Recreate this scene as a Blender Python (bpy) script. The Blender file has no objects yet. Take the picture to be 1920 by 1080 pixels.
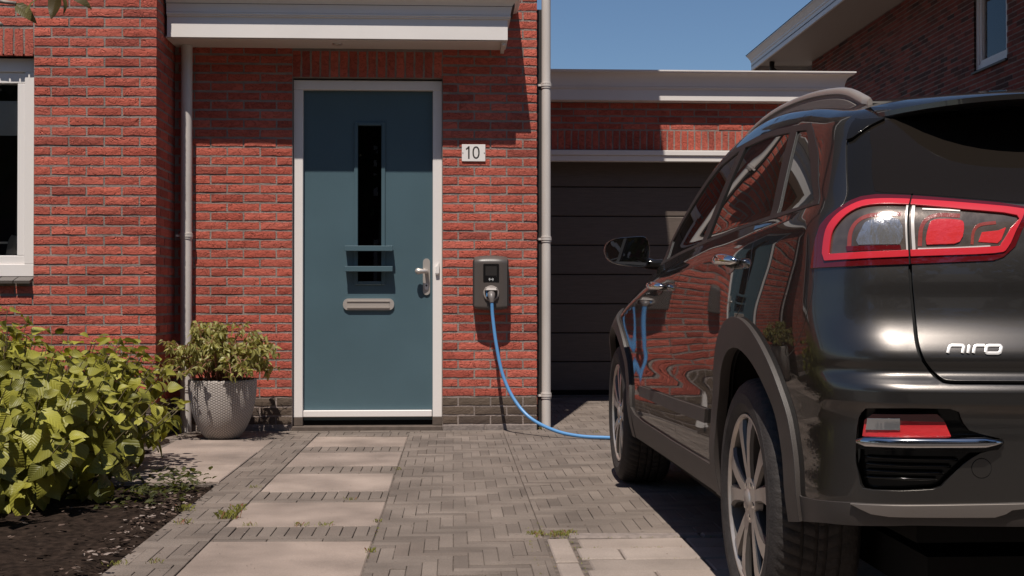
import bpy, bmesh, math, random
import numpy as np
from mathutils import Vector, Matrix, noise
from mathutils.geometry import delaunay_2d_cdt

R = math.radians
PI = math.pi
rng = random.Random(7)
C = bpy.context.scene.collection
scene = bpy.context.scene

# ------------------------------------------------------------------ camera
cam_d = bpy.data.cameras.new('camera')
cam = bpy.data.objects.new('camera', cam_d)
C.objects.link(cam)
cam.location = (0, 0, 0.88)
cam.rotation_euler = (R(90) + math.atan(23 / 2375), 0, -R(2.65))
cam_d.sensor_width = 36
cam_d.lens = 36 * 2375 / 1920
cam_d.clip_start = 0.05
cam_d.clip_end = 3000
scene.camera = cam

# ------------------------------------------------------------------ sky and sun
SUN = Vector((-0.22, -1.0, 2.05)).normalized()
world = bpy.data.worlds.new('World')
scene.world = world
world.use_nodes = True
wn = world.node_tree
sky = wn.nodes.new('ShaderNodeTexSky')
sky.sky_type = 'NISHITA'
sky.sun_disc = False
sky.sun_elevation = math.asin(SUN.z)
sky.sun_rotation = math.atan2(SUN.x, SUN.y)
sky.altitude = 0
sky.air_density = 1.0
sky.dust_density = 0.1
sky.ozone_density = 6.0
bg = wn.nodes['Background']
bg.inputs['Strength'].default_value = 0.078
wn.links.new(sky.outputs[0], bg.inputs['Color'])
sun_d = bpy.data.lights.new('sun', 'SUN')
sun_d.energy = 5.0
sun_d.angle = R(0.5)
sun_d.color = (1.0, 0.93, 0.85)
sun = bpy.data.objects.new('sun', sun_d)
C.objects.link(sun)
sun.rotation_euler = SUN.to_track_quat('Z', 'Y').to_euler()
scene.view_settings.view_transform = 'Standard'
scene.view_settings.look = 'None'
scene.view_settings.exposure = 0.0
scene.view_settings.gamma = 1.0
scene.view_settings.use_curve_mapping = False

# ------------------------------------------------------------------ helpers
def tag(o, label=None, cat=None, group=None, kind=None):
    if label: o['label'] = label
    if cat: o['category'] = cat
    if group: o['group'] = group
    if kind: o['kind'] = kind
    return o

def empty(name, loc, label, cat, group=None, rz=0.0):
    o = bpy.data.objects.new(name, None)
    o.empty_display_size = 0.1
    C.objects.link(o)
    o.location = loc
    o.rotation_euler = (0, 0, rz)
    return tag(o, label, cat, group)

def put(name, mesh, parent=None, loc=None):
    """link a mesh whose vertices are world coordinates (or a shared mesh at loc)"""
    o = bpy.data.objects.new(name, mesh)
    C.objects.link(o)
    if parent is not None:
        o.parent = parent
        if parent.type == 'EMPTY':
            base = -Vector(parent.location)
        else:
            base = Vector((0, 0, 0))
        o.location = base + (Vector(loc) if loc is not None else Vector((0, 0, 0)))
    elif loc is not None:
        o.location = loc
    return o

class MB:
    def __init__(self):
        self.v = []; self.f = []; self.m = []; self.cur = 0
    def add(self, vs, fs):
        n = len(self.v)
        self.v.extend([tuple(p) for p in vs])
        for f in fs:
            self.f.append(tuple(i + n for i in f)); self.m.append(self.cur)
        return self
    def box(self, x0, x1, y0, y1, z0, z1, bev=0.0):
        if bev > 0:
            b = min(bev, (x1-x0)*.45, (y1-y0)*.45, (z1-z0)*.45)
            bm = bmesh.new()
            bmesh.ops.create_cube(bm, size=1)
            for v in bm.verts:
                v.co = Vector(((x0+x1)/2 + v.co.x*(x1-x0), (y0+y1)/2 + v.co.y*(y1-y0), (z0+z1)/2 + v.co.z*(z1-z0)))
            bmesh.ops.bevel(bm, geom=list(bm.edges), offset=b, segments=1, affect='EDGES')
            bm.verts.index_update()
            self.add([v.co for v in bm.verts], [[v.index for v in f.verts] for f in bm.faces])
            bm.free()
            return self
        v = [(x0,y0,z0),(x1,y0,z0),(x1,y1,z0),(x0,y1,z0),(x0,y0,z1),(x1,y0,z1),(x1,y1,z1),(x0,y1,z1)]
        return self.add(v, [(0,3,2,1),(4,5,6,7),(0,1,5,4),(1,2,6,5),(2,3,7,6),(3,0,4,7)])
    def quad(self, a, b, c, d):
        return self.add([a, b, c, d], [(0, 1, 2, 3)])
    def tube(self, pts, rad, n=12, cap=True):
        pts = [Vector(p) for p in pts]
        if not isinstance(rad, (list, tuple)): rad = [rad] * len(pts)
        rings = []
        t0 = (pts[1] - pts[0]).normalized()
        up = Vector((0, 0, 1)) if abs(t0.z) < .9 else Vector((1, 0, 0))
        nrm = t0.cross(up).normalized()
        for i, p in enumerate(pts):
            if i == 0: t = pts[1] - pts[0]
            elif i == len(pts) - 1: t = pts[-1] - pts[-2]
            else: t = (pts[i+1] - pts[i]).normalized() + (pts[i] - pts[i-1]).normalized()
            t.normalize()
            nrm = (nrm - t * nrm.dot(t)).normalized()
            b = t.cross(nrm)
            rings.append([p + (nrm * math.cos(2*PI*k/n) + b * math.sin(2*PI*k/n)) * rad[i] for k in range(n)])
        vs = [v for r in rings for v in r]; fs = []
        for i in range(len(pts) - 1):
            for k in range(n):
                fs.append((i*n+k, i*n+(k+1) % n, (i+1)*n+(k+1) % n, (i+1)*n+k))
        if cap:
            fs.append(tuple(range(n-1, -1, -1))); fs.append(tuple((len(pts)-1)*n + k for k in range(n)))
        return self.add(vs, [tuple(reversed(f)) for f in fs])
    def lathe(self, c, prof, axis='Z', n=32, closed=False):
        """prof: list of (radius, height)"""
        vs = []; fs = []
        for (r, h) in prof:
            for k in range(n):
                a = 2*PI*k/n
                if axis == 'Z': vs.append((c[0]+r*math.cos(a), c[1]+r*math.sin(a), c[2]+h))
                elif axis == 'Y': vs.append((c[0]+r*math.cos(a), c[1]+h, c[2]+r*math.sin(a)))
                else: vs.append((c[0]+h, c[1]+r*math.cos(a), c[2]+r*math.sin(a)))
        for i in range(len(prof)-1):
            for k in range(n):
                q = (i*n+k, i*n+(k+1) % n, (i+1)*n+(k+1) % n, (i+1)*n+k)
                fs.append(q if axis != 'Y' else tuple(reversed(q)))
        return self.add(vs, fs)
    def prism(self, poly, y0, y1, plane='XZ'):
        """polygon (u,v) list (counter-clockwise seen from -Y for XZ) extruded along the third axis from y0 (front) to y1"""
        n = len(poly)
        if plane == 'XZ': P = lambda u, v, w: (u, w, v)
        elif plane == 'YZ': P = lambda u, v, w: (w, u, v)
        else: P = lambda u, v, w: (u, v, w)
        vs = [P(u, v, y0) for u, v in poly] + [P(u, v, y1) for u, v in poly]
        fs = [tuple(range(n)), tuple(range(2*n-1, n-1, -1))]
        for i in range(n):
            j = (i+1) % n
            fs.append((i, i+n, j+n, j))
        return self.add(vs, fs)
    def mesh(self, name, mats, smooth=False, recalc=True, angle=None):
        me = bpy.data.meshes.new(name)
        me.from_pydata(self.v, [], self.f)
        if not isinstance(mats, (list, tuple)): mats = [mats]
        for m in mats: me.materials.append(m)
        if len(mats) > 1: me.polygons.foreach_set('material_index', self.m)
        if recalc:
            bm = bmesh.new(); bm.from_mesh(me)
            bmesh.ops.recalc_face_normals(bm, faces=bm.faces)
            bm.to_mesh(me); bm.free()
        if smooth:
            me.polygons.foreach_set('use_smooth', [True] * len(me.polygons))
            if angle:
                try: me.set_sharp_from_angle(angle=R(angle))
                except Exception: pass
        me.update()
        return me
    def build(self, name, mats, parent=None, smooth=False, recalc=True, angle=None):
        return put(name, self.mesh(name, mats, smooth, recalc, angle), parent)

def catmull(pts, n=8):
    """smooth curve through points"""
    P = [np.array(p, float) for p in pts]
    P = [2*P[0]-P[1]] + P + [2*P[-1]-P[-2]]
    out = []
    for i in range(1, len(P)-2):
        for k in range(n):
            t = k / n
            a, b, c, d = P[i-1], P[i], P[i+1], P[i+2]
            out.append(tuple(.5*((2*b)+(-a+c)*t+(2*a-5*b+4*c-d)*t*t+(-a+3*b-3*c+d)*t**3)))
    out.append(tuple(P[-2]))
    return out

def rrect(x0, x1, z0, z1, r, n=5):
    out = []
    for cx, cz, a0 in ((x1-r, z0+r, -90), (x1-r, z1-r, 0), (x0+r, z1-r, 90), (x0+r, z0+r, 180)):
        for k in range(n+1):
            a = R(a0 + 90*k/n)
            out.append((cx + r*math.cos(a), cz + r*math.sin(a)))
    return out

def stroke(pts, w):
    """closed polygon around an open 2D polyline"""
    L = []; Rr = []
    for i, p in enumerate(pts):
        a = pts[max(i-1, 0)]; b = pts[min(i+1, len(pts)-1)]
        dx, dy = b[0]-a[0], b[1]-a[1]; l = math.hypot(dx, dy) or 1
        nx, ny = -dy/l*w/2, dx/l*w/2
        L.append((p[0]+nx, p[1]+ny)); Rr.append((p[0]-nx, p[1]-ny))
    return L, Rr

# ------------------------------------------------------------------ materials
def nt(m): return m.node_tree.nodes, m.node_tree.links

def mat(name, col, rough=.6, metal=0.0, coat=0.0, noise_amt=0.0, noise_scale=20, bump=0.0, bump_scale=60,
        spec=.5, stretch=None, trans=0.0, ior=None, coat_rough=.03, emit=None):
    m = bpy.data.materials.new(name); m.use_nodes = True
    N, L = nt(m); b = N['Principled BSDF']
    b.inputs['Base Color'].default_value = (*col, 1)
    b.inputs['Roughness'].default_value = rough
    b.inputs['Metallic'].default_value = metal
    b.inputs['Specular IOR Level'].default_value = spec
    if coat: b.inputs['Coat Weight'].default_value = coat; b.inputs['Coat Roughness'].default_value = coat_rough
    if trans: b.inputs['Transmission Weight'].default_value = trans
    if ior: b.inputs['IOR'].default_value = ior
    if noise_amt or bump:
        tc = N.new('ShaderNodeTexCoord'); mp = N.new('ShaderNodeMapping')
        L.new(tc.outputs['Object'], mp.inputs['Vector'])
        if stretch: mp.inputs['Scale'].default_value = stretch
    if noise_amt:
        nz = N.new('ShaderNodeTexNoise'); nz.inputs['Scale'].default_value = noise_scale; nz.inputs['Detail'].default_value = 6
        L.new(mp.outputs[0], nz.inputs['Vector'])
        rp = N.new('ShaderNodeMapRange'); rp.inputs[1].default_value = .3; rp.inputs[2].default_value = .7
        rp.inputs[3].default_value = 1 - noise_amt; rp.inputs[4].default_value = 1 + noise_amt
        L.new(nz.outputs['Fac'], rp.inputs[0])
        mx = N.new('ShaderNodeVectorMath'); mx.operation = 'SCALE'; mx.inputs[0].default_value = col
        L.new(rp.outputs[0], mx.inputs['Scale']); L.new(mx.outputs[0], b.inputs['Base Color'])
    if bump:
        nb = N.new('ShaderNodeTexNoise'); nb.inputs['Scale'].default_value = bump_scale; nb.inputs['Detail'].default_value = 5
        L.new(mp.outputs[0], nb.inputs['Vector'])
        bp = N.new('ShaderNodeBump'); bp.inputs['Strength'].default_value = bump; bp.inputs['Distance'].default_value = .01
        L.new(nb.outputs['Fac'], bp.inputs['Height']); L.new(bp.outputs[0], b.inputs['Normal'])
    return m

def piece_mat(name, cols, rough=.85, grain=.18, gscale=90, bump=.5, bscale=45, stretch=(1, 1, 2.2), crack=0.0, blotch=.2, rand_amt=1.0, voro=0.0):
    """material whose tone differs from brick to brick (per object and per loose piece)"""
    m = bpy.data.materials.new(name); m.use_nodes = True
    N, L = nt(m); b = N['Principled BSDF']; b.inputs['Roughness'].default_value = rough
    b.inputs['Specular IOR Level'].default_value = .25
    geo = N.new('ShaderNodeNewGeometry'); oi = N.new('ShaderNodeObjectInfo')
    ad = N.new('ShaderNodeMath'); ad.operation = 'ADD'
    L.new(geo.outputs['Random Per Island'], ad.inputs[0]); L.new(oi.outputs['Random'], ad.inputs[1])
    fr = N.new('ShaderNodeMath'); fr.operation = 'FRACT'; L.new(ad.outputs[0], fr.inputs[0])
    cr = N.new('ShaderNodeValToRGB'); cr.color_ramp.interpolation = 'LINEAR'
    el = cr.color_ramp.elements
    while len(el) < len(cols): el.new(.5)
    for i, c in enumerate(cols):
        el[i].position = i / (len(cols) - 1); el[i].color = (*c, 1)
    L.new(fr.outputs[0], cr.inputs[0])
    pos = N.new('ShaderNodeMapping'); L.new(geo.outputs['Position'], pos.inputs['Vector'])
    pos.inputs['Scale'].default_value = stretch
    n1 = N.new('ShaderNodeTexNoise'); n1.inputs['Scale'].default_value = gscale; n1.inputs['Detail'].default_value = 6; n1.inputs['Roughness'].default_value = .7
    L.new(pos.outputs[0], n1.inputs['Vector'])
    n2 = N.new('ShaderNodeTexNoise'); n2.inputs['Scale'].default_value = 3.0; n2.inputs['Detail'].default_value = 5
    L.new(geo.outputs['Position'], n2.inputs['Vector'])
    def rng_(inp, a, c, lo, hi):
        r = N.new('ShaderNodeMapRange'); r.inputs[1].default_value = a; r.inputs[2].default_value = c
        r.inputs[3].default_value = lo; r.inputs[4].default_value = hi; L.new(inp, r.inputs[0]); return r.outputs[0]
    f1 = rng_(n1.outputs['Fac'], .3, .7, 1-grain, 1+grain)
    f2 = rng_(n2.outputs['Fac'], .3, .7, 1-blotch, 1+blotch)
    mu = N.new('ShaderNodeMath'); mu.operation = 'MULTIPLY'; L.new(f1, mu.inputs[0]); L.new(f2, mu.inputs[1])
    sc = N.new('ShaderNodeVectorMath'); sc.operation = 'SCALE'; L.new(cr.outputs[0], sc.inputs[0]); L.new(mu.outputs[0], sc.inputs['Scale'])
    L.new(sc.outputs[0], b.inputs['Base Color'])
    n3 = N.new('ShaderNodeTexNoise'); n3.inputs['Scale'].default_value = bscale; n3.inputs['Detail'].default_value = 7; n3.inputs['Roughness'].default_value = .65
    n3.inputs['Distortion'].default_value = .8
    L.new(pos.outputs[0], n3.inputs['Vector'])
    h = n3.outputs['Fac']
    if crack:
        rd = N.new('ShaderNodeMath'); rd.operation = 'ABSOLUTE'
        n4 = N.new('ShaderNodeTexNoise'); n4.inputs['Scale'].default_value = bscale*.42; n4.inputs['Detail'].default_value = 2; n4.inputs['Distortion'].default_value = 1.6
        L.new(pos.outputs[0], n4.inputs['Vector'])
        sb = N.new('ShaderNodeMath'); sb.operation = 'SUBTRACT'; L.new(n4.outputs['Fac'], sb.inputs[0]); sb.inputs[1].default_value = .5
        L.new(sb.outputs[0], rd.inputs[0])
        cr2 = rng_(rd.outputs[0], 0, .035, -crack, 0)
        a2 = N.new('ShaderNodeMath'); a2.operation = 'ADD'; L.new(h, a2.inputs[0]); L.new(cr2, a2.inputs[1]); h = a2.outputs[0]
    bp = N.new('ShaderNodeBump'); bp.inputs['Strength'].default_value = bump; bp.inputs['Distance'].default_value = .008
    L.new(h, bp.inputs['Height']); L.new(bp.outputs[0], b.inputs['Normal'])
    return m

M = {}
M['brick'] = piece_mat('red_handmade_brick', [(.35,.076,.052),(.52,.120,.080),(.45,.098,.066),(.57,.142,.098),(.40,.090,.062),(.50,.124,.086),(.31,.072,.052)], bump=.7, bscale=34, crack=1.5, stretch=(1, 1, 1.7), grain=.12, blotch=.14)
M['brick_dark'] = piece_mat('dark_plinth_brick', [(.10,.072,.055),(.13,.095,.07),(.085,.062,.05)], bump=.6)
M['brick_mix'] = piece_mat('dark_mixed_brick', [(.05,.03,.028),(.24,.06,.045),(.20,.05,.04),(.28,.075,.055),(.22,.06,.045),(.07,.04,.035),(.26,.07,.05)], bump=.5)
M['concrete'] = mat('concrete_plinth', (.22,.18,.16), .9, noise_amt=.2, noise_scale=30, bump=.4)
M['mortar'] = mat('grey_mortar', (.26,.21,.185), .95, noise_amt=.25, noise_scale=8, bump=.6, bump_scale=120)
M['white'] = mat('white_painted_trim', (.79,.74,.70), .45, noise_amt=.04, noise_scale=2.2, bump=.02, bump_scale=15)
M['white_frame'] = mat('white_window_paint', (.80,.75,.715), .35)
M['soffit'] = mat('white_soffit_board', (.70,.64,.58), .55)
M['teal'] = mat('teal_door_paint', (.070,.118,.140), .38, noise_amt=.07, noise_scale=2.2, bump=.06, bump_scale=160)
M['pipe'] = mat('grey_plastic_pipe', (.60,.55,.51), .42, noise_amt=.13, noise_scale=7, stretch=(1,1,.25))
M['alu'] = mat('brushed_aluminium', (.62,.56,.51), .35, metal=.55)
M['black'] = mat('black_rubber', (.010,.009,.008), .8, spec=.1)
M['darkgap'] = mat('dark_gap', (.01,.009,.008), .9)
M['charger'] = mat('charger_grey_plastic', (.085,.07,.062), .38, bump=.05, bump_scale=300)
M['charger_side'] = mat('charger_dark_side', (.03,.026,.024), .5)
M['screen'] = mat('charger_screen', (.012,.011,.011), .12, coat=.5)
M['cable'] = mat('light_blue_cable', (.10,.27,.52), .35)
M['garage_door'] = mat('anthracite_garage_door', (.115,.088,.072), .55, noise_amt=.12, noise_scale=9, stretch=(1,1,14), bump=.12, bump_scale=30)
M['door_dark'] = mat('dark_threshold', (.10,.075,.06), .8, noise_amt=.2)
M['roof_tile'] = mat('dark_roof_tile', (.05,.045,.042), .8)

def glass_mat(name, tint=(.05,.05,.05), refl=1.0, rough=.0, dust=0.0, ior=1.5):
    m = bpy.data.materials.new(name); m.use_nodes = True
    N, L = nt(m)
    for n in list(N): 
        if n.type != 'OUTPUT_MATERIAL': N.remove(n)
    out = N['Material Output']
    tr = N.new('ShaderNodeBsdfTransparent'); tr.inputs[0].default_value = (*tint, 1)
    gl = N.new('ShaderNodeBsdfGlossy'); gl.inputs['Roughness'].default_value = rough
    gl.inputs[0].default_value = (refl, refl, refl, 1)
    fr = N.new('ShaderNodeFresnel'); fr.inputs[0].default_value = ior
    mx = N.new('ShaderNodeMixShader')
    L.new(fr.outputs[0], mx.inputs[0]); L.new(tr.outputs[0], mx.inputs[1]); L.new(gl.outputs[0], mx.inputs[2])
    if dust:
        df = N.new('ShaderNodeBsdfDiffuse'); df.inputs[0].default_value = (.34, .27, .22, 1)
        m2 = N.new('ShaderNodeMixShader'); m2.inputs[0].default_value = dust
        L.new(mx.outputs[0], m2.inputs[1]); L.new(df.outputs[0], m2.inputs[2]); L.new(m2.outputs[0], out.inputs[0])
    else: L.new(mx.outputs[0], out.inputs[0])
    return m
M['glass'] = glass_mat('window_glass', (.93,.94,.93))
M['glass_dark'] = glass_mat('door_glass', (.25,.25,.25))

# ------------------------------------------------------------------ brick pieces
BH = 0.0485      # brick height
PITCH = 0.0625
def brick_variant(L, seed, h=BH, depth=.03, nx=5, nz=2, rough=.0022, ragged=.0018):
    r = random.Random(seed)
    vs = []; fs = []
    for j in range(nz+1):
        for i in range(nx+1):
            x = L*i/nx; z = h*j/nz; y = -r.random()*rough
            edge = i in (0, nx) or j in (0, nz)
            if edge: y = r.uniform(.0, .0014)
            if i not in (0, nx): x += r.uniform(-.006, .006)
            if j == 0: z += r.uniform(-ragged*.6, ragged*1.6)
            if j == nz: z -= r.uniform(-ragged*.6, ragged*1.2)
            if i == 0: x += r.uniform(-.001, .002)
            if i == nx: x -= r.uniform(-.001, .002)
            vs.append((x, y, z))
    W = nx+1
    for j in range(nz):
        for i in range(nx):
            fs.append((j*W+i, j*W+i+1, (j+1)*W+i+1, (j+1)*W+i))
    ring = [i for i in range(W)] + [j*W+nx for j in range(1, nz+1)] + [nz*W+i for i in range(nx-1, -1, -1)] + [j*W for j in range(nz-1, 0, -1)]
    n0 = len(vs)
    for k in ring:
        vs.append((vs[k][0], depth, vs[k][2]))
    n = len(ring)
    for k in range(n):
        fs.append((ring[(k+1) % n], ring[k], n0+k, n0+(k+1) % n))
    return vs, fs
_bm = {}
def brick_data(L, seed):
    k = (round(L, 2), seed)
    if k not in _bm: _bm[k] = brick_variant(round(L, 2), hash(k) % 9999 if False else int(L*1000)*31+seed*7, nx=5 if L > .13 else 3)
    return _bm[k]
_bmesh = {}
def brick_mesh(L, seed, m):
    k = (round(L, 2), seed, m.name)
    if k not in _bmesh:
        vs, fs = brick_data(L, seed)
        me = bpy.data.meshes.new('brick'); me.from_pydata(vs, [], fs); me.materials.append(m); me.update()
        _bmesh[k] = me
    return _bmesh[k]

def proj(p):
    q = scene_cam_inv @ Vector(p)
    if q.z > -.1: return None
    return (960 + 2375*q.x/-q.z, 540 - 2375*q.y/-q.z, 2375/-q.z)
cam_mat = Matrix.Translation(cam.location) @ cam.rotation_euler.to_matrix().to_4x4()
scene_cam_inv = cam_mat.inverted()

def lay(u0, u1, z0, z1, holes=(), flip=False, course0=-.017, phase=0):
    """stretcher bond pieces (u, z, L) inside the rectangle, minus rectangular holes; joints start at u0 (or at u1 when flip)"""
    out = []
    k0 = int(math.ceil((z0 - course0) / PITCH - 1e-6)); k = k0
    while course0 + k*PITCH + BH <= z1 + .004:
        z = course0 + k*PITCH
        segs = [(u0, u1)]
        for (a, b, c, d) in holes:
            if z + BH > c + .004 and z < d - .004:
                ns = []
                for s0, s1 in segs:
                    if b <= s0 or a >= s1: ns.append((s0, s1)); continue
                    if a > s0: ns.append((s0, a))
                    if b < s1: ns.append((b, s1))
                segs = ns
        off = .11 if (k + phase) % 2 else 0.0
        ref = u1 if flip else u0
        for s0, s1 in segs:
            if flip: n0 = int((ref - s1 + off) / .22) - 1; n1 = int((ref - s0 + off) / .22) + 1
            else: n0 = int((s0 - ref + off) / .22) - 1; n1 = int((s1 - ref + off) / .22) + 1
            for n in range(n0, n1 + 1):
                if flip: b1 = ref - n*.22 + off; b0 = b1 - .21
                else: b0 = ref + n*.22 - off; b1 = b0 + .21
                c0, c1 = max(b0, s0), min(b1, s1)
                if c1 - c0 > .035: out.append((c0, z, c1 - c0))
        k += 1
    return out

def soldiers(u0, u1, z0, h=.175, n=None):
    """upright bricks as (u, z, w, h)"""
    w = .0625
    cnt = int(round((u1 - u0 + .01) / w)); p = (u1 - u0 + .01) / cnt
    return [(u0 + i*p, z0, p - .011, h) for i in range(cnt)]

def place_bricks(wall_part, specs, material, limit, name='brick', score_fn=None, bulk_parent=None, simple=False):
    """specs: list of (origin(x,y,z), dirU unit vec, normal, L, H). The best seen ones become objects, the rest one mesh"""
    scored = []
    for s in specs:
        org, du, L, H, kind = s
        c = Vector(org) + Vector(du)*L/2 + Vector((0, 0, H/2))
        q = proj(c)
        sc = 0
        if q and -20 < q[0] < 1940 and -10 < q[1] < 1090:
            sc = L*H*q[2]*q[2]
            if score_fn: sc *= score_fn(c, q)
        scored.append((sc, s))
    scored.sort(key=lambda t: -t[0])
    single = [s for sc, s in scored[:limit] if sc > 0]
    rest = [s for sc, s in scored if sc == 0] + [s for sc, s in scored[limit:] if sc > 0] if True else []
    rest = [s for i, (sc, s) in enumerate(scored) if not (i < limit and sc > 0)]
    r = random.Random(3)
    def frame(du):
        du = Vector(du).normalized(); nrm = Vector((du.y, -du.x, 0))   # outward = right-hand side of du
        return du, nrm
    for (org, du, L, H, kind) in single:
        d, nrm = frame(du)
        if kind == 'soldier':
            me = brick_mesh(H, r.randrange(7), material)
            o = put(name, me, wall_part)
            o.location = Vector(org) + nrm*r.uniform(-.001, .0015) + d*L
            o.rotation_euler = Matrix((( d.x*0, -nrm.x, -d.x), (d.y*0, -nrm.y, -d.y), (1, 0, 0))).to_euler()
            o.scale = (1, 1, L/BH)
        else:
            me = brick_mesh(L, r.randrange(9 if L > .13 else 4), material)
            o = put(name, me, wall_part)
            o.location = Vector(org) + nrm*r.uniform(-.0015, .002) + Vector((0, 0, r.uniform(-.001, .001)))
            o.rotation_euler = (0, 0, math.atan2(d.y, d.x))
            o.scale = (L/round(L, 2), 1, H/BH)
    if rest:
        V = []; F = []; n = 0
        for (org, du, L, H, kind) in rest:
            d, nrm = frame(du)
            LL, HH = (H, L) if kind == 'soldier' else (L, H)
            if simple:
                vs = [(0,.0,0),(LL,.0,0),(LL,.0,HH),(0,.0,HH),(0,.03,0),(LL,.03,0),(LL,.03,HH),(0,.03,HH)]
                fs = [(0,1,2,3),(1,5,6,2),(5,4,7,6),(4,0,3,7),(3,2,6,7),(4,5,1,0)]
                sx = 1; sz = 1
            else:
                vs, fs = brick_data(LL, r.randrange(9 if LL > .13 else 4)); sx = LL/round(LL, 2); sz = HH/BH
            o = Vector(org) + nrm*r.uniform(-.0015, .002)
            for (x, y, z) in vs:
                x *= sx; z *= sz
                if kind == 'soldier':
                    p = o + d*L - d*z - nrm*y + Vector((0, 0, x))
                else:
                    p = o + d*x - nrm*y + Vector((0, 0, z))
                V.append((p.x, p.y, p.z))
            for f in fs: F.append(tuple(i+n for i in f))
            n += len(vs)
        me = bpy.data.meshes.new('brickwork'); me.from_pydata(V, [], F); me.materials.append(material); me.update()
        b = put('brickwork', me, bulk_parent or wall_part); b['kind'] = 'stuff'
        return b

X = (1, 0, 0)
def wspecs(pieces, y):   # front facing walls (normal -Y)
    return [((u, y, z), X, L, BH, 'st') for (u, z, L) in pieces]
def sspecs(pieces, y):
    return [((u, y, z), X, w, h, 'soldier') for (u, z, w, h) in pieces]

# ================================================================== THE HOUSE
YW, YL = 8.61, 8.08
XL, XR = -1.873, .569          # corner of the projecting bay, right corner of the house
house = empty('brick_house', (-1.5, 8.6, 0), 'red brick house with teal front door and white canopy', 'house')
MJ = .0036                      # mortar sits this far behind the brick faces
wall = MB()
wall.box(XL, XR-MJ, YW+MJ, YW+.25, 2.39, 5.35)                 # above the door
wall.box(XL, -1.087, YW+MJ, YW+.25, 0.0, 2.39)
wall.box(-.075, XR-MJ, YW+MJ, YW+.25, 0.0, 2.39)
wall.box(-6.6, XL-MJ, YL+MJ, YW+.25, 2.43, 5.35)
wall.box(-2.635, XL-MJ, YL+MJ, YL+.36, 0.0, 2.43)
wall.box(-6.6, -4.4, YL+MJ, YL+.36, 0.0, 2.43)
wall.box(-4.4, -2.635, YL+MJ, YL+.36, 0.0, 1.00)
wall.box(XL-.25, XL-MJ, YL+.36, YW+.25, 0.0, 2.43)
wall.box(XR-.25, XR-MJ, YW+.25, 18, 0.0, 5.35)
wall.box(-6.6, XR-.25, 17.8, 18, 0.0, 5.35)
wall.box(-6.6, -6.4, YW+.25, 17.8, 0.0, 5.35)
wall_o = wall.build('wall', M['mortar'], house)

specs = []
DOOR = (-1.089, -.073, -1, 2.385)
SOLD = (-1.089, -.073, 2.385, 2.585)
specs += wspecs([p for p in lay(XL, -1.089, .233, 2.85, flip=True)], YW)
specs += wspecs([p for p in lay(-.073, XR, .233, 2.85)], YW)
specs += wspecs(lay(-1.089, -.073, 2.58, 2.85), YW)
specs += wspecs(lay(XL, XR, 2.85, 5.3, flip=True), YW)
specs += sspecs(soldiers(-1.086, -.078, 2.392), YW)
WIN = (-4.4, -2.633, .995, 2.415)
WSO = (-4.4, -2.633, 2.415, 2.60)
specs += wspecs(lay(-6.5, XL, .233, 5.3, holes=[WIN, WSO], flip=True, phase=1), YL)
specs += sspecs(soldiers(-4.4, -2.638, 2.418), YL)
# return of the bay (faces +X)
for (u, z, L) in lay(0, YW-YL-.012, .233, 5.3, phase=0):
    specs.append(((XL, YL+.012+u, z), (0, 1, 0), L, BH, 'st'))
def seen(c, q):
    if -1.9 < c.x < .5 and 2.52 < c.z and c.y > 8.5: return 0
    if c.x > XL+.001 and c.x < -1.74 and c.y > 8.5: return 0
    if c.y > 8.1 and c.x < XL+.02: return .1
    if c.x < -1.35 and c.z < .55: return 0
    return 1
place_bricks(wall_o, specs, M['brick'], 300, score_fn=seen)
# right flank of the house: plainer pieces, all in one
fl = [((XR, YW+.012+u, z), (0, 1, 0), L, BH, 'st') for (u, z, L) in lay(0, 6, -.017, 5.3)]
b_ = place_bricks(wall_o, fl, M['brick'], 0, simple=True); b_.name = 'flank_brickwork'
# dark plinth courses
ps = []
for rng_x in ((XL, -1.089, True), (-.073, XR, False)):
    ps += wspecs([p for p in lay(rng_x[0], rng_x[1], .04, .24, flip=rng_x[2])], YW)
ps2 = wspecs(lay(-6.5, XL, .04, .24, flip=True, phase=1), YL)
ps2 += [((XL, YL+.012+u, z), (0, 1, 0), L, BH, 'st') for (u, z, L) in lay(0, YW-YL-.012, .04, .24)]
pl = MB()
pl.box(XL+.02, -1.091, YW+MJ+.001, YW+.02, -.02, .235); pl.box(-.071, XR-MJ-.001, YW+MJ+.001, YW+.02, -.02, .235)
plo = pl.build('plinth', M['mortar'], house)
place_bricks(plo, ps, M['brick_dark'], 60, name='plinth_brick')
bb_ = place_bricks(plo, ps2, M['brick_dark'], 0, simple=True); bb_.name = 'bay_plinth_brickwork'
cc = MB()
for a, b in ((-1.72, -1.095), (-.071, .21), (.222, XR)):
    cc = MB(); cc.box(a, b, YW-.004, YW+.02, -.02, .036, bev=.004)
    cc.build('kerb_block', M['concrete'], plo)

# roof with boxed eaves
rf = MB()
rf.box(-7.0, 1.485, 8.44, 18.5, 5.31, 5.36)
rfo = rf.build('eaves_soffit', M['soffit'], house)
rf = MB(); rf.box(1.446, 1.487, 8.42, 18.5, 5.36, 5.50); rf.box(1.487, 1.55, 8.42, 18.5, 5.44, 5.53)
rf.box(-7.0, 1.446, 8.42, 8.44, 5.30, 5.50)
rf.build('gutter', M['white'], house)
rf = MB()
rf.add([(1.53, 8.4, 5.54), (1.53, 18.5, 5.54), (-2.7, 18.5, 8.6), (-2.7, 8.4, 8.6), (-7, 8.4, 5.54), (-7, 18.5, 5.54), (1.53, 8.4, 5.50), (-7, 8.4, 5.50)],
       [(0, 1, 2, 3), (3, 2, 5, 4), (0, 3, 4, 7, 6)])
rf.build('roof', M['roof_tile'], house, recalc=False)

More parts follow.
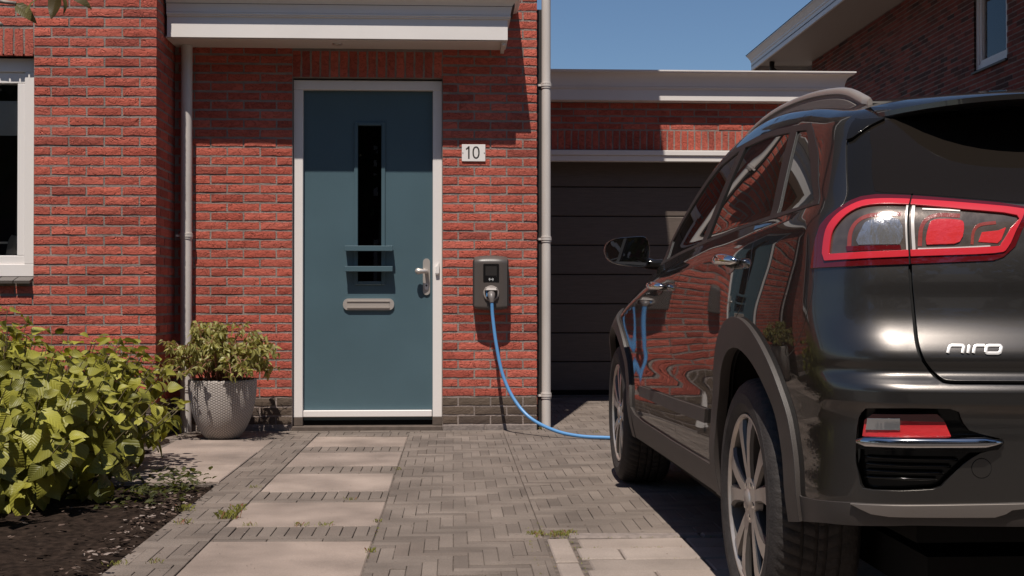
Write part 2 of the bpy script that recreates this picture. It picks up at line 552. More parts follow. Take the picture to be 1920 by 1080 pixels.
# moulded eaves board: profile points (outward, height) along a path with mitred corners
def moulding(name, prof, path, material, parent):
    mb = MB(); n = len(prof); m = len(path)
    for i, p in enumerate(path):
        p = Vector((p[0], p[1]))
        d0 = (p - Vector(path[i-1][:2])).normalized() if i > 0 else None
        d1 = (Vector(path[i+1][:2]) - p).normalized() if i < m-1 else None
        d0 = d0 or d1; d1 = d1 or d0
        n0 = Vector((d0.y, -d0.x)); n1 = Vector((d1.y, -d1.x))
        mt = (n0 + n1).normalized(); k = 1 / max(mt.dot(n0), .3)
        for (o, z) in prof:
            q = p + mt*k*o
            mb.v.append((q.x, q.y, z))
    for i in range(m-1):
        for j in range(n-1):
            mb.f.append((i*n+j, (i+1)*n+j, (i+1)*n+j+1, i*n+j+1)); mb.m.append(0)
    mb.f.append(tuple(range(n-1, -1, -1))); mb.f.append(tuple((m-1)*n+j for j in range(n))); mb.m += [0, 0]
    return mb.build(name, material, parent, smooth=False)

def cornice_prof(zb, zf, zt, out, back):
    """flat board from zb to zf, then fillets and an ogee up to zt"""
    pr = [(-back, zb), (-.012, zb), (-.012, zb+.004), (.0, zb+.006), (.0, zf), (.012, zf+.002), (.012, zf+.011), (.020, zf+.013), (.020, zf+.022), (.014, zf+.025)]
    z0 = zf + .027; z1 = zt - .024; o0 = .018; o1 = out-.012
    for k in range(13):                      # hollow curve, vertical below and flaring out above
        a = PI/2*k/12
        pr.append((o0 + (o1-o0)*(1-math.cos(a)), z0 + (z1-z0)*math.sin(a)))
    pr += [(o1+.004, zt-.022), (o1+.004, zt-.017), (out-.003, zt-.015), (out, zt-.012), (out, zt), (-back, zt)]
    return pr

canopy = empty('door_canopy', (-.7, 8.45, 2.6), 'white moulded flat canopy above the teal front door', 'canopy')
YC = YW - .32
moulding('fascia', cornice_prof(2.582, 2.722, 2.86, .085, .03), [(-1.855, YW+.005), (-1.855, YC), (.355, YC), (.355, YW+.005)][1:], M['white'], canopy)
moulding('end_fascia', cornice_prof(2.582, 2.722, 2.86, .001, .03)[:5] + [(-.03, 2.722)], [(-1.855, YC-.0), (-1.853, YC)], M['white'], canopy) if False else None
cs = MB(); cs.box(-1.866, .343, YC+.012, YW-.001, 2.584, 2.596); cs.build('soffit', M['soffit'], canopy)
ct = MB(); ct.box(-1.868, .40, YC-.03, YW-.001, 2.80, 2.83); ct.build('roof_deck', M['roof_tile'], canopy)
ce = MB(); ce.box(.318, .342, YC+.03, YW-.002, 2.560, 2.5835); ce.build('end_trim', M['soffit'], canopy)
dl = MB(); dl.lathe((-.77, 8.44, 2.578), [(.0, .004), (.016, .004), (.018, 0), (.032, -.002), (.034, .006)], n=24)
dl.build('downlight', M['alu'], canopy, smooth=True, angle=40)

# ------------------------------------------------------------------ front door
door = empty('front_door', (-.58, 8.69, .0), 'teal front door with slim black window in white frame', 'door')
fr = MB()
FY = YW + .045
fr.box(-1.085, -1.021, FY, FY+.12, .085, 2.312, bev=.003)
fr.box(-.141, -.077, FY, FY+.12, .085, 2.312, bev=.003)
fr.box(-1.085, -.077, FY, FY+.12, 2.3125, 2.378, bev=.003)
fr.build('frame', M['white_frame'], door)
ft = MB(); ft.box(-1.086, -1.020, FY-.003, FY+.1, .03, .0845, bev=.002); ft.box(-.142, -.076, FY-.003, FY+.1, .03, .0845, bev=.002)
ft.build('frame_foot', M['door_dark'], door)
th = MB(); th.box(-1.087, -.075, YW-.012, FY+.12, -.02, .028, bev=.004); th.build('threshold', M['door_dark'], door)
LY = FY + .04
lf = MB()
wx0, wx1, wz0, wz1 = -.652, -.492, 1.005, 2.075
for b in ((-1.0195, wx0, .062, 2.31), (wx1, -.1425, .062, 2.31), (wx0, wx1, .062, wz0), (wx0, wx1, wz1, 2.31)):
    lf.box(b[0], b[1], LY, LY+.045, b[2], b[3])
leaf_o = lf.build('leaf_panel', M['teal'], door)
wf = MB()
wf.box(-.678, -.652, LY-.012, LY+.03, .985, 2.098, bev=.003); wf.box(-.492, -.466, LY-.012, LY+.03, .985, 2.098, bev=.003)
wf.box(-.6515, -.4925, LY-.012, LY+.03, 2.075, 2.098, bev=.003); wf.box(-.6515, -.4925, LY-.012, LY+.03, .985, 1.010, bev=.003)
wf.build('window_surround', M['teal'], door)
wg = MB(); wg.box(-.652, -.492, LY+.018, LY+.024, 1.0, 2.08); wg.build('glass_pane', M['glass_dark'], door)
hb = MB(); hb.box(-1.3, -.3, LY+.35, LY+.36, .5, 2.3); hb.build('hall_wall', mat('dark_hall', (.03,.027,.025), .9), door)
for zc in (1.232, 1.093):
    br = MB(); br.box(-.737, -.412, LY-.075, LY-.060, zc-.018, zc+.018, bev=.002)
    br.box(-.737, -.412, LY-.060, LY-.0125, zc+.014, zc+.018)
    br.box(-.700, -.686, LY-.060, LY-.0005, zc-.01, zc+.0135); br.box(-.462, -.448, LY-.060, LY-.0005, zc-.01, zc+.0135)
    br.build('crossbar', M['teal'], door)
lp = MB(); lp.prism(rrect(-.752, -.405, .812, .892, .036), LY-.014, LY-.0005)
lpo = lp.build('letterbox', M['alu'], door)
lp = MB(); lp.prism(rrect(-.724, -.434, .826, .876, .003, 2), LY-.0185, LY-.0145); lp.box(-.724, -.434, LY-.024, LY-.019, .870, .875); lp.box(-.724, -.434, LY-.023, LY-.019, .826, .833)
lp.build('flap', mat('letter_flap', (.50,.44,.39), .4, metal=.4), lpo)
hp = MB(); hp.prism(rrect(-.208, -.160, .916, 1.166, .0235), LY-.010, LY-.0005); hpo = hp.build('handle_plate', M['alu'], door, smooth=False)
lv = MB(); lv.tube([(-.184, LY-.01, 1.077), (-.184, LY-.05, 1.077), (-.190, LY-.062, 1.077), (-.205, LY-.066, 1.077), (-.222, LY-.066, 1.077), (-.24, LY-.066, 1.077), (-.254, LY-.066, 1.077), (-.261, LY-.066, 1.077)],
        [.013, .013, .014, .015, .019, .0225, .017, .005], 16)
lv.build('lever', M['alu'], hpo, smooth=True, angle=60)
kc = MB(); kc.prism(rrect(-.196, -.172, .952, .994, .0115), LY-.018, LY-.0105); kco = kc.build('lock_cover', M['white'], hpo)
kc = MB(); kc.lathe((-.184, LY-.019, .981), [(.0, 0), (.0065, 0)], axis='Y', n=16); kc.build('keyhole', M['black'], kco)
bl = MB(); bl.prism([(-.123, 1.065), (-.097, 1.065), (-.097, 1.135), (-.108, 1.115), (-.120, 1.108)], FY-.022, FY-.0005); bl.prism(rrect(-.121, -.099, 1.058, 1.0645, .003, 2), FY-.02, FY-.0005)
bl.build('doorbell', M['white'], door)
wb = MB(); wb.box(-1.018, -.146, LY-.036, LY-.0005, .086, .131, bev=.004); wb.build('weather_bar', M['white_frame'], door)
kd = MB(); kd.box(-1.018, -.144, LY-.004, LY+.03, .030, .0615); kd.build('door_seal', M['black'], door)
# house interior boxes so that nothing shines through
ib = MB(); ib.box(-1.6, .3, 9.3, 9.32, 0, 2.6); ib.build('hall_partition', mat('hall_plaster', (.12,.11,.10), .9), house)

# ------------------------------------------------------------------ bay window
win = empty('bay_window', (-3.5, 8.15, 1.0), 'white framed window with a painted sky reflection at left of the facade', 'window')
WY = YL + .062
wfm = MB()
wfm.box(-4.4, -2.636, WY, WY+.11, 2.325, 2.412, bev=.003)
wfm.box(-4.4, -2.636, WY, WY+.11, 1.030, 1.108, bev=.003)
wfm.box(-2.712, -2.636, WY, WY+.11, 1.1085, 2.3245, bev=.003)
wfm.box(-4.4, -4.33, WY, WY+.11, 1.1085, 2.3245, bev=.003)
wfm.build('frame', M['white_frame'], win)
sf = MB()
sf.box(-4.32, -2.7125, WY+.012, WY+.09, 2.255, 2.3245, bev=.003)
sf.box(-4.32, -2.7125, WY+.012, WY+.09, 1.1085, 1.163, bev=.003)
sf.box(-2.760, -2.7125, WY+.012, WY+.09, 1.1635, 2.2545, bev=.003)
sf.build('sash', M['white_frame'], win)
gp = MB(); gp.box(-4.3, -2.761, WY+.05, WY+.055, 1.164, 2.254); gp.build('glass_pane', M['glass'], win)
bd = MB(); bd.box(-4.3, -2.7625, WY+.062, WY+.065, 1.93, 2.15); bd.build('reflection_sheet', mat('pale_reflection', (.75,.72,.70), .8), win)  # pale sheet standing in for sky reflected in the pane
bd = MB(); bd.box(-4.6, -2.3, 9.1, 9.12, 0.2, 2.6); bd.build('room_wall', mat('dark_room', (.02,.018,.018), .9), win)
sl = MB(); sl.box(-4.4, -2.64, WY+.111, WY+.35, 1.13, 1.155); sl.build('inner_sill', M['white'], win)
chb = MB(); chb.tube([(-2.815, WY+.14, 1.157), (-2.805, WY+.14, 1.26), (-2.795, WY+.14, 1.285)], [.060, .050, .044], 20)
tag(chb.build('wicker_lantern', mat('woven_grey', (.50,.45,.42), .8, bump=1.0, bump_scale=180), None, smooth=True, angle=50), 'grey knitted pot on the sill inside the left window', 'pot')
tb = MB(); tb.box(-3.3, -2.84, WY+.17, WY+.18, 1.245, 1.258); tag(tb.build('curtain_rail', M['white'], None), 'thin pale rail behind the left window glass', 'rail')
sx = -2.636
tl0 = MB(); tl0.box(-4.4, -2.645, YL+.02, WY+.02, .985, 1.0); tlo = tl0.build('window_sill', M['mortar'], house)
for i in range(16):
    t = MB(); a, b = sx-.006-.105*(i+1)+.006, sx-.006-.105*i
    t.add([(a, YL-.045, .985), (b, YL-.045, .985), (b, YL-.045, 1.003), (a, YL-.045, 1.003), (a, WY, 1.012), (b, WY, 1.012), (b, WY, 1.030), (a, WY, 1.030)],
          [(0,1,2,3), (3,2,6,7), (1,5,6,2), (4,0,3,7), (0,4,5,1), (5,4,7,6)])
    t.build('sill_tile', mat('dark_glazed_tile', (.09,.075,.065), .25) if i == 0 else bpy.data.materials['dark_glazed_tile'], tlo)

# ------------------------------------------------------------------ number plate
num = empty('house_number_plate', (.137, YW-.004, 1.88), 'white plate with the number 10 right of the door', 'number plate')
pm = MB(); pm.box(.057, .217, YW-.009, YW-.0025, 1.824, 1.939, bev=.0015); pm.build('plate', M['white_frame'], num)
ink = mat('dark_print', (.03,.022,.018), .5)
dg = MB()
def strokeMB(mb, pts, w, y0, y1, closed=False):
    if closed: pts = pts + [pts[0], pts[1]]
    L, Rr = stroke(pts, w)
    n = len(pts) - (1 if closed else 0)
    for i in range(n - (0 if closed else 1) if not closed else n):
        j = i + 1
        if j >= len(L): break
        mb.add([(L[i][0], y0, L[i][1]), (Rr[i][0], y0, Rr[i][1]), (Rr[j][0], y0, Rr[j][1]), (L[j][0], y0, L[j][1])], [(0, 1, 2, 3)])
py_ = YW-.0098
strokeMB(dg, [(.0855, 1.905), (.107, 1.923)], .0095, py_, py_)
dg.box(.0995, .1095, py_-.0004, py_, 1.842, 1.9265)
ov = []
for k in range(28):
    a = 2*PI*k/28
    cx, cz = .1535, 1.884
    ov.append((cx + .0195*math.cos(a)*(1 if abs(math.sin(a)) < .8 else 1), cz + .0375*math.copysign(abs(math.sin(a))**.8, math.sin(a))))
strokeMB(dg, ov, .0095, py_, py_, closed=True)
dg.build('digits', ink, num, recalc=False)
sc_ = MB()
for x in (.064, .210): sc_.lathe((x, YW-.011, 1.881), [(.0, 0), (.0028, 0), (.0034, .002)], axis='Y', n=10)
sc_.build('screws', M['black'], num)

# ------------------------------------------------------------------ drain pipes
def pipe(name, x, y, z0, z1, r, joints, label, cl, wall_x=None):
    t = empty(name, (x, y, z0), label, 'drainpipe')
    p = MB(); p.tube([(x, y, z0), (x, y, z1)], r, 28); p.build('pipe', M['pipe'], t, smooth=True, angle=50)
    for z in joints:
        k = MB(); k.lathe((x, y, z), [(r, -.030), (r+.004, -.030), (r+.004, .0), (r+.0055, .001), (r+.0055, .008), (r+.0005, .009)], n=28)
        k.build('collar', M['pipe'], t, smooth=True, angle=30)
        k = MB(); k.lathe((x, y, z-.005), [(r+.0045, -.012), (r+.007, -.012), (r+.007, .002), (r+.0045, .002)], n=28)
        bx = cl*.006
        k.box(min(x+cl*r, x+cl*(r+.03)), max(x+cl*r, x+cl*(r+.03)), y-.012, y+.012, z-.016, z-.002)
        k.build('bracket', M['pipe'], t, smooth=True, angle=30)
    return t
pipe('drainpipe', -1.782, YW-.062, 0.0, 2.583, .0375, [1.32, .30], 'grey drainpipe in the dark corner left of the door', -1)
pipe('drainpipe', .638, 8.70, 0.0, 5.3, .0315, [2.37, 1.31, .235], 'pale drainpipe at the right corner beside the garage', -1)

ctm = MB(); ctm.box(XR+.001, .6085, 8.700, 8.716, 0.0, 2.885); ctm.build('sun_block_board', M['charger_side'], house)  # added board stops sun between wall and pipe, dark like the shaded strip
ctm = MB(); ctm.box(XR+.001, .6085, 8.700, 8.716, 2.985, 5.3); ctm.build('sun_block_board', M['soffit'], house)  # upper added board blocks the same sun gap, toned like the eaves

# ------------------------------------------------------------------ wall charger and its cable
ch = empty('wall_charger', (.25, YW, .81), 'dark grey car charger on the brick wall right of the door', 'charger')
b = MB(); b.prism(rrect(.131, .372, .832, 1.168, .03), YW-.085, YW+.004); b.build('back_case', M['charger_side'], ch)
front = []
cb = MB()
nU, nV = 20, 34
x0, x1, z0, z1 = .141, .362, .812, 1.182
def chy(u, v):
    e = .018*(2*u-1)**4
    top = 0 if v < .86 else .045*((v-.86)/.14)**2
    bot = 0 if v > .06 else .02*((.06-v)/.06)**2
    return YW-.132+e+top+bot
for j in range(nV+1):
    for i in range(nU+1):
        u, v = i/nU, j/nV
        xx = x0+(x1-x0)*u
        zz = z0+(z1-z0)*v
        if v > .9: zz -= .010*(2*u-1)**2*((v-.9)/.1)
        if v < .1: zz += .010*(2*u-1)**2*((.1-v)/.1)
        cb.v.append((xx, chy(u, v), zz))
W_ = nU+1
for j in range(nV):
    for i in range(nU):
        cb.f.append((j*W_+i, j*W_+i+1, (j+1)*W_+i+1, (j+1)*W_+i)); cb.m.append(0)
ring = [i for i in range(W_)] + [j*W_+nU for j in range(1, nV+1)] + [nV*W_+i for i in range(nU-1, -1, -1)] + [j*W_ for j in range(nV-1, 0, -1)]
n0 = len(cb.v)
for k in ring: cb.v.append((cb.v[k][0], YW-.05, cb.v[k][2]))
for k in range(len(ring)):
    j = (k+1) % len(ring); cb.f.append((ring[j], ring[k], n0+k, n0+j)); cb.m.append(0)
cb.build('cover', M['charger'], ch, smooth=True, recalc=False, angle=40)
cx = .2525
sp = MB(); sp.prism(rrect(cx-.053, cx+.053, 1.003, 1.124, .006, 3), YW-.1345, YW-.125); spo = sp.build('display', M['screen'], ch)
sp = MB(); sp.prism(rrect(cx-.038, cx+.038, 1.045, 1.108, .003, 2), YW-.1352, YW-.1347); sp.build('screen', mat('lcd_grey', (.035,.031,.029), .2), spo)
ic = MB(); iy = YW-.1358
ic.lathe((cx, iy, 1.020), [(0, 0), (.0028, 0)], axis='Y', n=10)
for sgn in (-1, 1):
    for rr in (.008, .014):
        strokeMB(ic, [(cx + sgn*rr*math.cos(a), 1.020 + rr*.9*math.sin(a)) for a in [(-.75 + 1.5*k/6) for k in range(7)]], .0026, iy, iy)
ic.build('contactless_symbol', mat('white_print', (.8, .8, .78), .5), spo, recalc=False)
so = MB(); so.lathe((cx, YW-.133, .925), [(.036, .008), (.036, -.004), (.042, -.014), (.050, -.012), (.054, -.002), (.055, .006)], axis='Y', n=36)
sock = so.build('socket_ring', mat('socket_grey', (.30,.26,.235), .35), ch, smooth=True, angle=45)
so = MB(); so.lathe((cx, YW-.130, .925), [(0, 0), (.037, 0)], axis='Y', n=30); so.build('socket_well', M['black'], sock)
fl_ = MB()   # raised flap above the plug
fl_.add([(cx-.045, YW-.145, .945), (cx+.045, YW-.145, .945), (cx+.036, YW-.175, .948), (cx-.036, YW-.175, .948),
        (cx-.040, YW-.140, .968), (cx+.040, YW-.140, .968), (cx+.030, YW-.165, .960), (cx-.030, YW-.165, .960)],
       [(0,1,2,3),(3,2,6,7),(7,6,5,4),(0,3,7,4),(1,5,6,2)])
fl_.build('flap', bpy.data.materials['socket_grey'], sock)
cab = empty('charging_cable', (cx, 8.4, .9), 'light blue charging cable hanging from the wall charger', 'cable')
pg = MB(); pg.tube([(cx, YW-.125, .925), (cx, YW-.165, .918), (cx+.001, YW-.19, .905), (cx+.002, YW-.197, .885), (cx+.003, YW-.199, .865)], [.026, .027, .024, .018, .015], 18)
pg.build('plug', mat('plug_grey', (.16,.14,.13), .4), cab, smooth=True, angle=50)
pc = MB(); pc.box(cx-.033, cx-.027, YW-.165, YW-.135, .905, .945); pc.build('plug_accent', M['cable'], cab)
cpts = [(cx+.003, YW-.199, .866), (.262, 8.405, .76), (.285, 8.38, .58), (.325, 8.35, .39), (.395, 8.30, .235), (.50, 8.22, .115), (.65, 8.10, .045), (.80, 8.02, .018), (.97, 7.96, .0135),
        (1.25, 7.86, .0135), (1.6, 7.72, .0135), (1.92, 7.55, .0135), (2.05, 7.32, .06), (1.95, 7.12, .30), (1.80, 7.03, .56), (1.75, 7.01, .62)]
cc_ = MB(); cc_.tube(catmull(cpts, 10), .0115, 14); cc_.build('cord', M['cable'], cab, smooth=True)

# ================================================================== GARAGE
YG = 11.40
gar = empty('brick_garage', (2.0, 11.5, 0), 'flat roofed brick garage set back behind the car', 'garage')
gw = MB()
gw.box(XR, 3.5, YG+MJ, YG+.2, 2.24, 2.80)
gw.box(XR, .70, YG+MJ, YG+.2, 0, 2.24); gw.box(3.18, 3.5, YG+MJ, YG+.2, 0, 2.24)
gw.box(3.3, 3.5-MJ, YG+.2, 17, 0, 2.8); gw.box(XR, 3.3, 16.8, 17, 0, 2.8)
gwo = gw.build('wall', M['mortar'], gar)
gs = sspecs(soldiers(XR+.005, 3.18, 2.245, .172), YG)
gs += wspecs(lay(XR+.005, 3.5, 2.42, 2.80, course0=2.4295-.0625*30, flip=True), YG)
gs += wspecs(lay(3.185, 3.5, 0, 2.42, flip=True), YG) + wspecs(lay(XR+.01, .69, 0, 2.24), YG)
place_bricks(gwo, gs, M['brick'], 300)
gf = [((3.5, YG+.012+u, z), (0, 1, 0), L, BH, 'st') for (u, z, L) in lay(0, 5.4, 0, 2.8)]
g_ = place_bricks(gwo, gf, M['brick'], 0, simple=True); g_.name = 'flank_brickwork'
moulding('fascia', cornice_prof(2.672, 2.775, 2.935, .10, .10), [(XR+.005, YG-.10), (3.515, YG-.10), (3.515, 17)], M['white'], gar)
gs_ = MB(); gs_.box(XR+.005, 3.50, YG-.09, YG-.001, 2.674, 2.686); gs_.build('soffit', M['soffit'], gar)
gr = MB(); gr.box(XR, 3.5, YG-.02, 16.9, 2.86, 2.90); gr.build('flat_roof', M['roof_tile'], gar)
lt = MB(); lt.box(.64, 3.25, YG-.028, YG+.05, 2.190, 2.236, bev=.004); lt.box(.66, 3.23, YG-.014, YG+.06, 2.136, 2.1895, bev=.004)
lt.box(.64, .70, YG-.014, YG+.06, 0.02, 2.1355, bev=.004); lt.box(3.18, 3.25, YG-.014, YG+.06, 0.02, 2.1355, bev=.004)
lt.build('door_frame', M['white'], gar)
gd = empty('garage_door', (1.95, YG+.09, 0), 'anthracite sectional garage door with horizontal ribs', 'garage door')
zs = [2.20, 1.923, 1.653, 1.386, 1.117, .848, .580, .315, .05]
for i in range(8):
    p = MB(); p.box(.70, 3.18, YG+.200, YG+.235, zs[i+1]+.004, zs[i]-.004, bev=.005); p.build('panel', M['garage_door'], gd)
p = MB(); p.box(.70, 3.18, YG+.213, YG+.25, .05, 2.2); p.build('backing', M['black'], gd)
p = MB(); p.box(.70, 3.18, YG+.195, YG+.235, .002, .0495, bev=.006); p.build('rubber_seal', M['black'], gd)
p = MB(); p.box(.60, 3.3, YG+.06, YG+.26, -.03, .012, bev=.003); p.build('threshold', M['door_dark'], gar)

# ================================================================== NEIGHBOUR HOUSE
XN = 6.25
nb = empty('neighbour_house', (9, 15, 0), 'dark mottled brick house with deep white eaves at right', 'house')
n_ = MB(); n_.box(XN+MJ, XN+.2, 7.0, 14.02, 0, 5.05); n_.box(XN+MJ, XN+.2, 14.93, 21.8, 0, 5.05); n_.box(XN+MJ, XN+.2, 14.02, 14.93, 0, 3.62); n_.box(XN+MJ, XN+.2, 14.02, 14.93, 4.95, 5.05); n_.box(XN+.2, 13, 21.6, 21.8, 0, 5.05); n_.box(XN+.2, 13, 7, 7.2, 0, 5.05); n_.box(12.8, 13, 7.2, 21.6, 0, 5.05)
nwo = n_.build('wall', M['mortar'], nb)
NW = (14.02, 14.93, 3.62, 4.95)
ns = []
for (u, z, L) in lay(-21.795, -7.0, 0, 5.03, holes=[(-NW[1], -NW[0], NW[2], NW[3])]):
    ns.append(((XN, -u, z), (0, -1, 0), L, BH, 'st'))
def nseen(c, q): return 1 if (q[1] < 190 and q[0] > 1540) else 0
place_bricks(nwo, ns, M['brick_mix'], 300, score_fn=nseen, simple=True)
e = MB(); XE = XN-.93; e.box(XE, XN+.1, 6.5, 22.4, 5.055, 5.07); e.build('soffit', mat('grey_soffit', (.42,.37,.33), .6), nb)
moulding('fascia', [(-.03, 4.985), (0, 4.985), (0, 5.13), (.012, 5.135), (.012, 5.16), (.03, 5.19), (.055, 5.23), (.075, 5.25), (.075, 5.265), (-.03, 5.265)], [(XN+6.7, 22.4), (XE, 22.4), (XE, 6.5), (XN+6.7, 6.5)], M['white'], nb)
e = MB(); e.add([(XE-.085, 6.4, 5.27), (XE-.085, 22.5, 5.27), (9.6, 22.5, 8.4), (9.6, 6.4, 8.4), (13.6, 6.4, 5.27), (13.6, 22.5, 5.27)], [(0, 3, 2, 1), (3, 4, 5, 2), (0, 4, 3), (1, 2, 5)])
e.build('roof', M['roof_tile'], nb)
e = MB(); e.tube([(XE+.25, 21.9, 5.05), (XE+.25, 21.9, 4.93), (XE+.32, 21.9, 4.87), (XN-.06, 21.9, 4.81), (XN-.05, 21.85, 4.7), (XN-.05, 21.85, .1)], .045, 14); e.build('drainpipe', M['charger_side'], nb, smooth=True)
w = empty('upstairs_window', (XN, 14.5, 3.6), 'white framed window in the dark brick neighbour wall', 'window')
e = MB(); a, b_2, c_, d_ = NW
e.box(XN+.03, XN+.13, a, a+.07, c_, d_); e.box(XN+.03, XN+.13, b_2-.07, b_2, c_, d_); e.box(XN+.03, XN+.13, a+.07, b_2-.07, c_, c_+.07); e.box(XN+.03, XN+.13, a+.07, b_2-.07, d_-.07, d_)
e.box(XN+.045, XN+.12, a+.0705, a+.12, c_+.0705, d_-.0705); e.box(XN+.045, XN+.12, b_2-.12, b_2-.0705, c_+.0705, d_-.0705); e.box(XN+.045, XN+.12, a+.12, b_2-.12, c_+.0705, c_+.12)
e.build('frame', M['white_frame'], w)
e = MB(); e.box(XN+.08, XN+.085, a+.12, b_2-.12, c_+.12, d_-.07); e.build('glass_pane', M['glass'], w)
e = MB(); e.box(XN+.19, XN+.20, a-.1, b_2+.1, c_-.1, d_+.1); e.build('curtain', mat('dark_curtain', (.05,.05,.055), .8), w)
e = MB(); e.box(XN-.03, XN+.03, a-.02, b_2+.02, c_-.03, c_-.003, bev=.003); e.build('sill', M['charger_side'], w)

# ================================================================== GROUND
M['paver'] = piece_mat('grey_clay_paver', [(.155,.124,.104),(.182,.149,.126),(.136,.110,.093),(.198,.162,.137),(.163,.133,.112)], rough=.9, grain=.22, gscale=160, bump=.5, bscale=60, stretch=(1,1,1), blotch=.22)
M['slab'] = piece_mat('pinkish_concrete_slab', [(.27,.213,.178),(.25,.20,.17),(.29,.232,.196)], rough=.92, grain=.16, gscale=170, bump=.3, bscale=120, stretch=(1,1,1), blotch=.28)
M['block'] = piece_mat('pale_concrete_block', [(.29,.235,.20),(.32,.265,.23),(.26,.215,.185),(.34,.28,.245)], rough=.92, grain=.16, gscale=200, bump=.4, bscale=90, stretch=(1,1,1), blotch=.18)
M['joint'] = mat('sandy_joint', (.125,.10,.083), .95, noise_amt=.5, noise_scale=25, bump=.5, bump_scale=200)
M['soil'] = mat('dark_garden_soil', (.024,.016,.012), 1.0, noise_amt=.6, noise_scale=28, bump=1.0, bump_scale=60, spec=.08)
M['footpath'] = mat('dark_footpath_tiles', (.085, .075, .068), .9, noise_amt=.2)
M['asphalt'] = mat('asphalt', (.06,.056,.052), .9, noise_amt=.2, noise_scale=60, bump=.4, bump_scale=250)

g = MB(); g.quad((-300, -300, -.05), (300, -300, -.05), (300, 300, -.05), (-300, 300, -.05))
gnd = g.build('ground', M['joint'], recalc=False); gnd['kind'] = 'structure'
g = MB(); g.quad((-60, -11, -.045), (60, -11, -.045), (60, -4.5, -.045), (-60, -4.5, -.045)); road = g.build('road', M['asphalt'], recalc=False); road['kind'] = 'structure'
g = MB(); g.box(-1.135, 6.24, 2.2, 8.60, -.04, -.007); g.box(.575, 3.5, 8.60, 11.45, -.04, -.007); g.box(-1.875, -1.135, 6.15, 8.60, -.04, -.007)
g.box(3.5, 6.24, 8.6, 22, -.04, -.007)
pav = g.build('pavement', M['joint']); pav['kind'] = 'structure'
fp = MB(); fp.box(-60, 60, -4.4, 2.19, -.04, -.004); fpo = fp.build('footpath', M['footpath']); fpo['kind'] = 'structure'

def block_mesh(w, d, h=.05, bev=.004):
    vs = [(0,0,-h),(w,0,-h),(w,d,-h),(0,d,-h),(0,0,-bev),(w,0,-bev),(w,d,-bev),(0,d,-bev),(bev,bev,0),(w-bev,bev,0),(w-bev,d-bev,0),(bev,d-bev,0)]
    fs = [(8,9,10,11),(4,5,9,8),(5,6,10,9),(6,7,11,10),(7,4,8,11),(0,1,5,4),(1,2,6,5),(2,3,7,6),(3,0,4,7)]
    return vs, fs
_blk = {}
def place_blocks(parent, name, items, material, limit, bulkname, bev=.003, jit=.0012):
    """items: (x, y, w, d, z)"""
    sc = []
    r = random.Random(11)
    for it in items:
        x, y, w, d = it[:4]
        q = proj((x+w/2, y+d/2, 0)); s = 0
        if q and -10 < q[0] < 1930 and q[1] < 1095:
            s = w*d*q[2]**2 * (.88/max(y, 1))
            if x > .95 and y < 7.4: s = 0
            if x+w < -1.3: s *= .2
        sc.append((s, it))
    sc.sort(key=lambda t: -t[0])
    V = []; F = []
    for i, (s, it) in enumerate(sc):
        x, y, w, d = it[:4]; z = (it[4] if len(it) > 4 else 0) + r.uniform(-jit, jit)
        tx, ty = r.uniform(-.006, .006), r.uniform(-.006, .006)
        jx, jy = r.uniform(-.0008, .0008), r.uniform(-.0008, .0008)
        if i < limit and s > 0:
            k = (round(w, 3), round(d, 3), material.name)
            if k not in _blk:
                vs, fs = block_mesh(w, d, bev=bev); me = bpy.data.meshes.new(name); me.from_pydata(vs, [], fs); me.materials.append(material); _blk[k] = me
            o = put(name, _blk[k], parent); o.location = (x+jx, y+jy, z); o.rotation_euler = (tx, ty, r.uniform(-.004, .004))
        else:
            vs, fs = block_mesh(w, d, bev=bev); n = len(V)
            for (a, b, c) in vs: V.append((x+a+jx, y+b+jy, z+c+ty*(w/2-a)+tx*(b-d/2)))
            for f in fs: F.append(tuple(q+n for q in f))
    if V:
        me = bpy.data.meshes.new(bulkname); me.from_pydata(V, [], F); me.materials.append(material); me.update()
        o = put(bulkname, me, parent); o['kind'] = 'stuff'

def herring(x0, x1, y0, y1, u=.0515, j=.0019):
    out = []
    i0, i1 = int(x0/u)-6, int(x1/u)+6
    j0, j1 = int(y0/u)-6, int(y1/u)+6
    def clip(a, b, c, d):
        a2, b2, c2, d2 = max(a, x0), min(b, x1), max(c, y0), min(d, y1)
        if b2-a2 > .018 and d2-c2 > .018: out.append((a2+j/2, c2+j/2, b2-a2-j, d2-c2-j))
    for jj in range(j0, j1):
        for ii in range(i0, i1):
            m_ = (ii - jj) % 8
            if m_ == 0: clip(ii*u, (ii+4)*u, jj*u, (jj+1)*u)
            if m_ == 7: clip(ii*u, (ii+1)*u, jj*u, (jj+4)*u)
    return out
items = []
SX0, SX1 = -.889, -.293
stones = [(8.25-.60*1+.0 - .9*k) for k in range(6)]      # near edge of each stepping slab
stones = [7.665 - .897*k for k in range(5)]
items += herring(-1.128, SX0-.003, 2.3, 8.0)
items += herring(-1.86, SX0-.003, 8.003, 8.50)
items += herring(SX1+.003, .333, 2.3, 8.50)
items += herring(.335, 3.49, 4.77, 8.59)
items += herring(.60, 3.49, 8.592, 11.42)
items += herring(SX0-.001, SX1+.001, 8.255, 8.50)
def rowbricks(x0, x1, y, d, L, off=0):
    out = []; x = x0 - off
    while x < x1 - .02:
        a, b = max(x, x0), min(x+L, x1)
        if b-a > .02: out.append((a+.002, y+.002, b-a-.004, d-.004))
        x += L
    return out
items += rowbricks(-1.86, .60, 8.502, .095, .205)
ends = stones + []
prev = 8.25
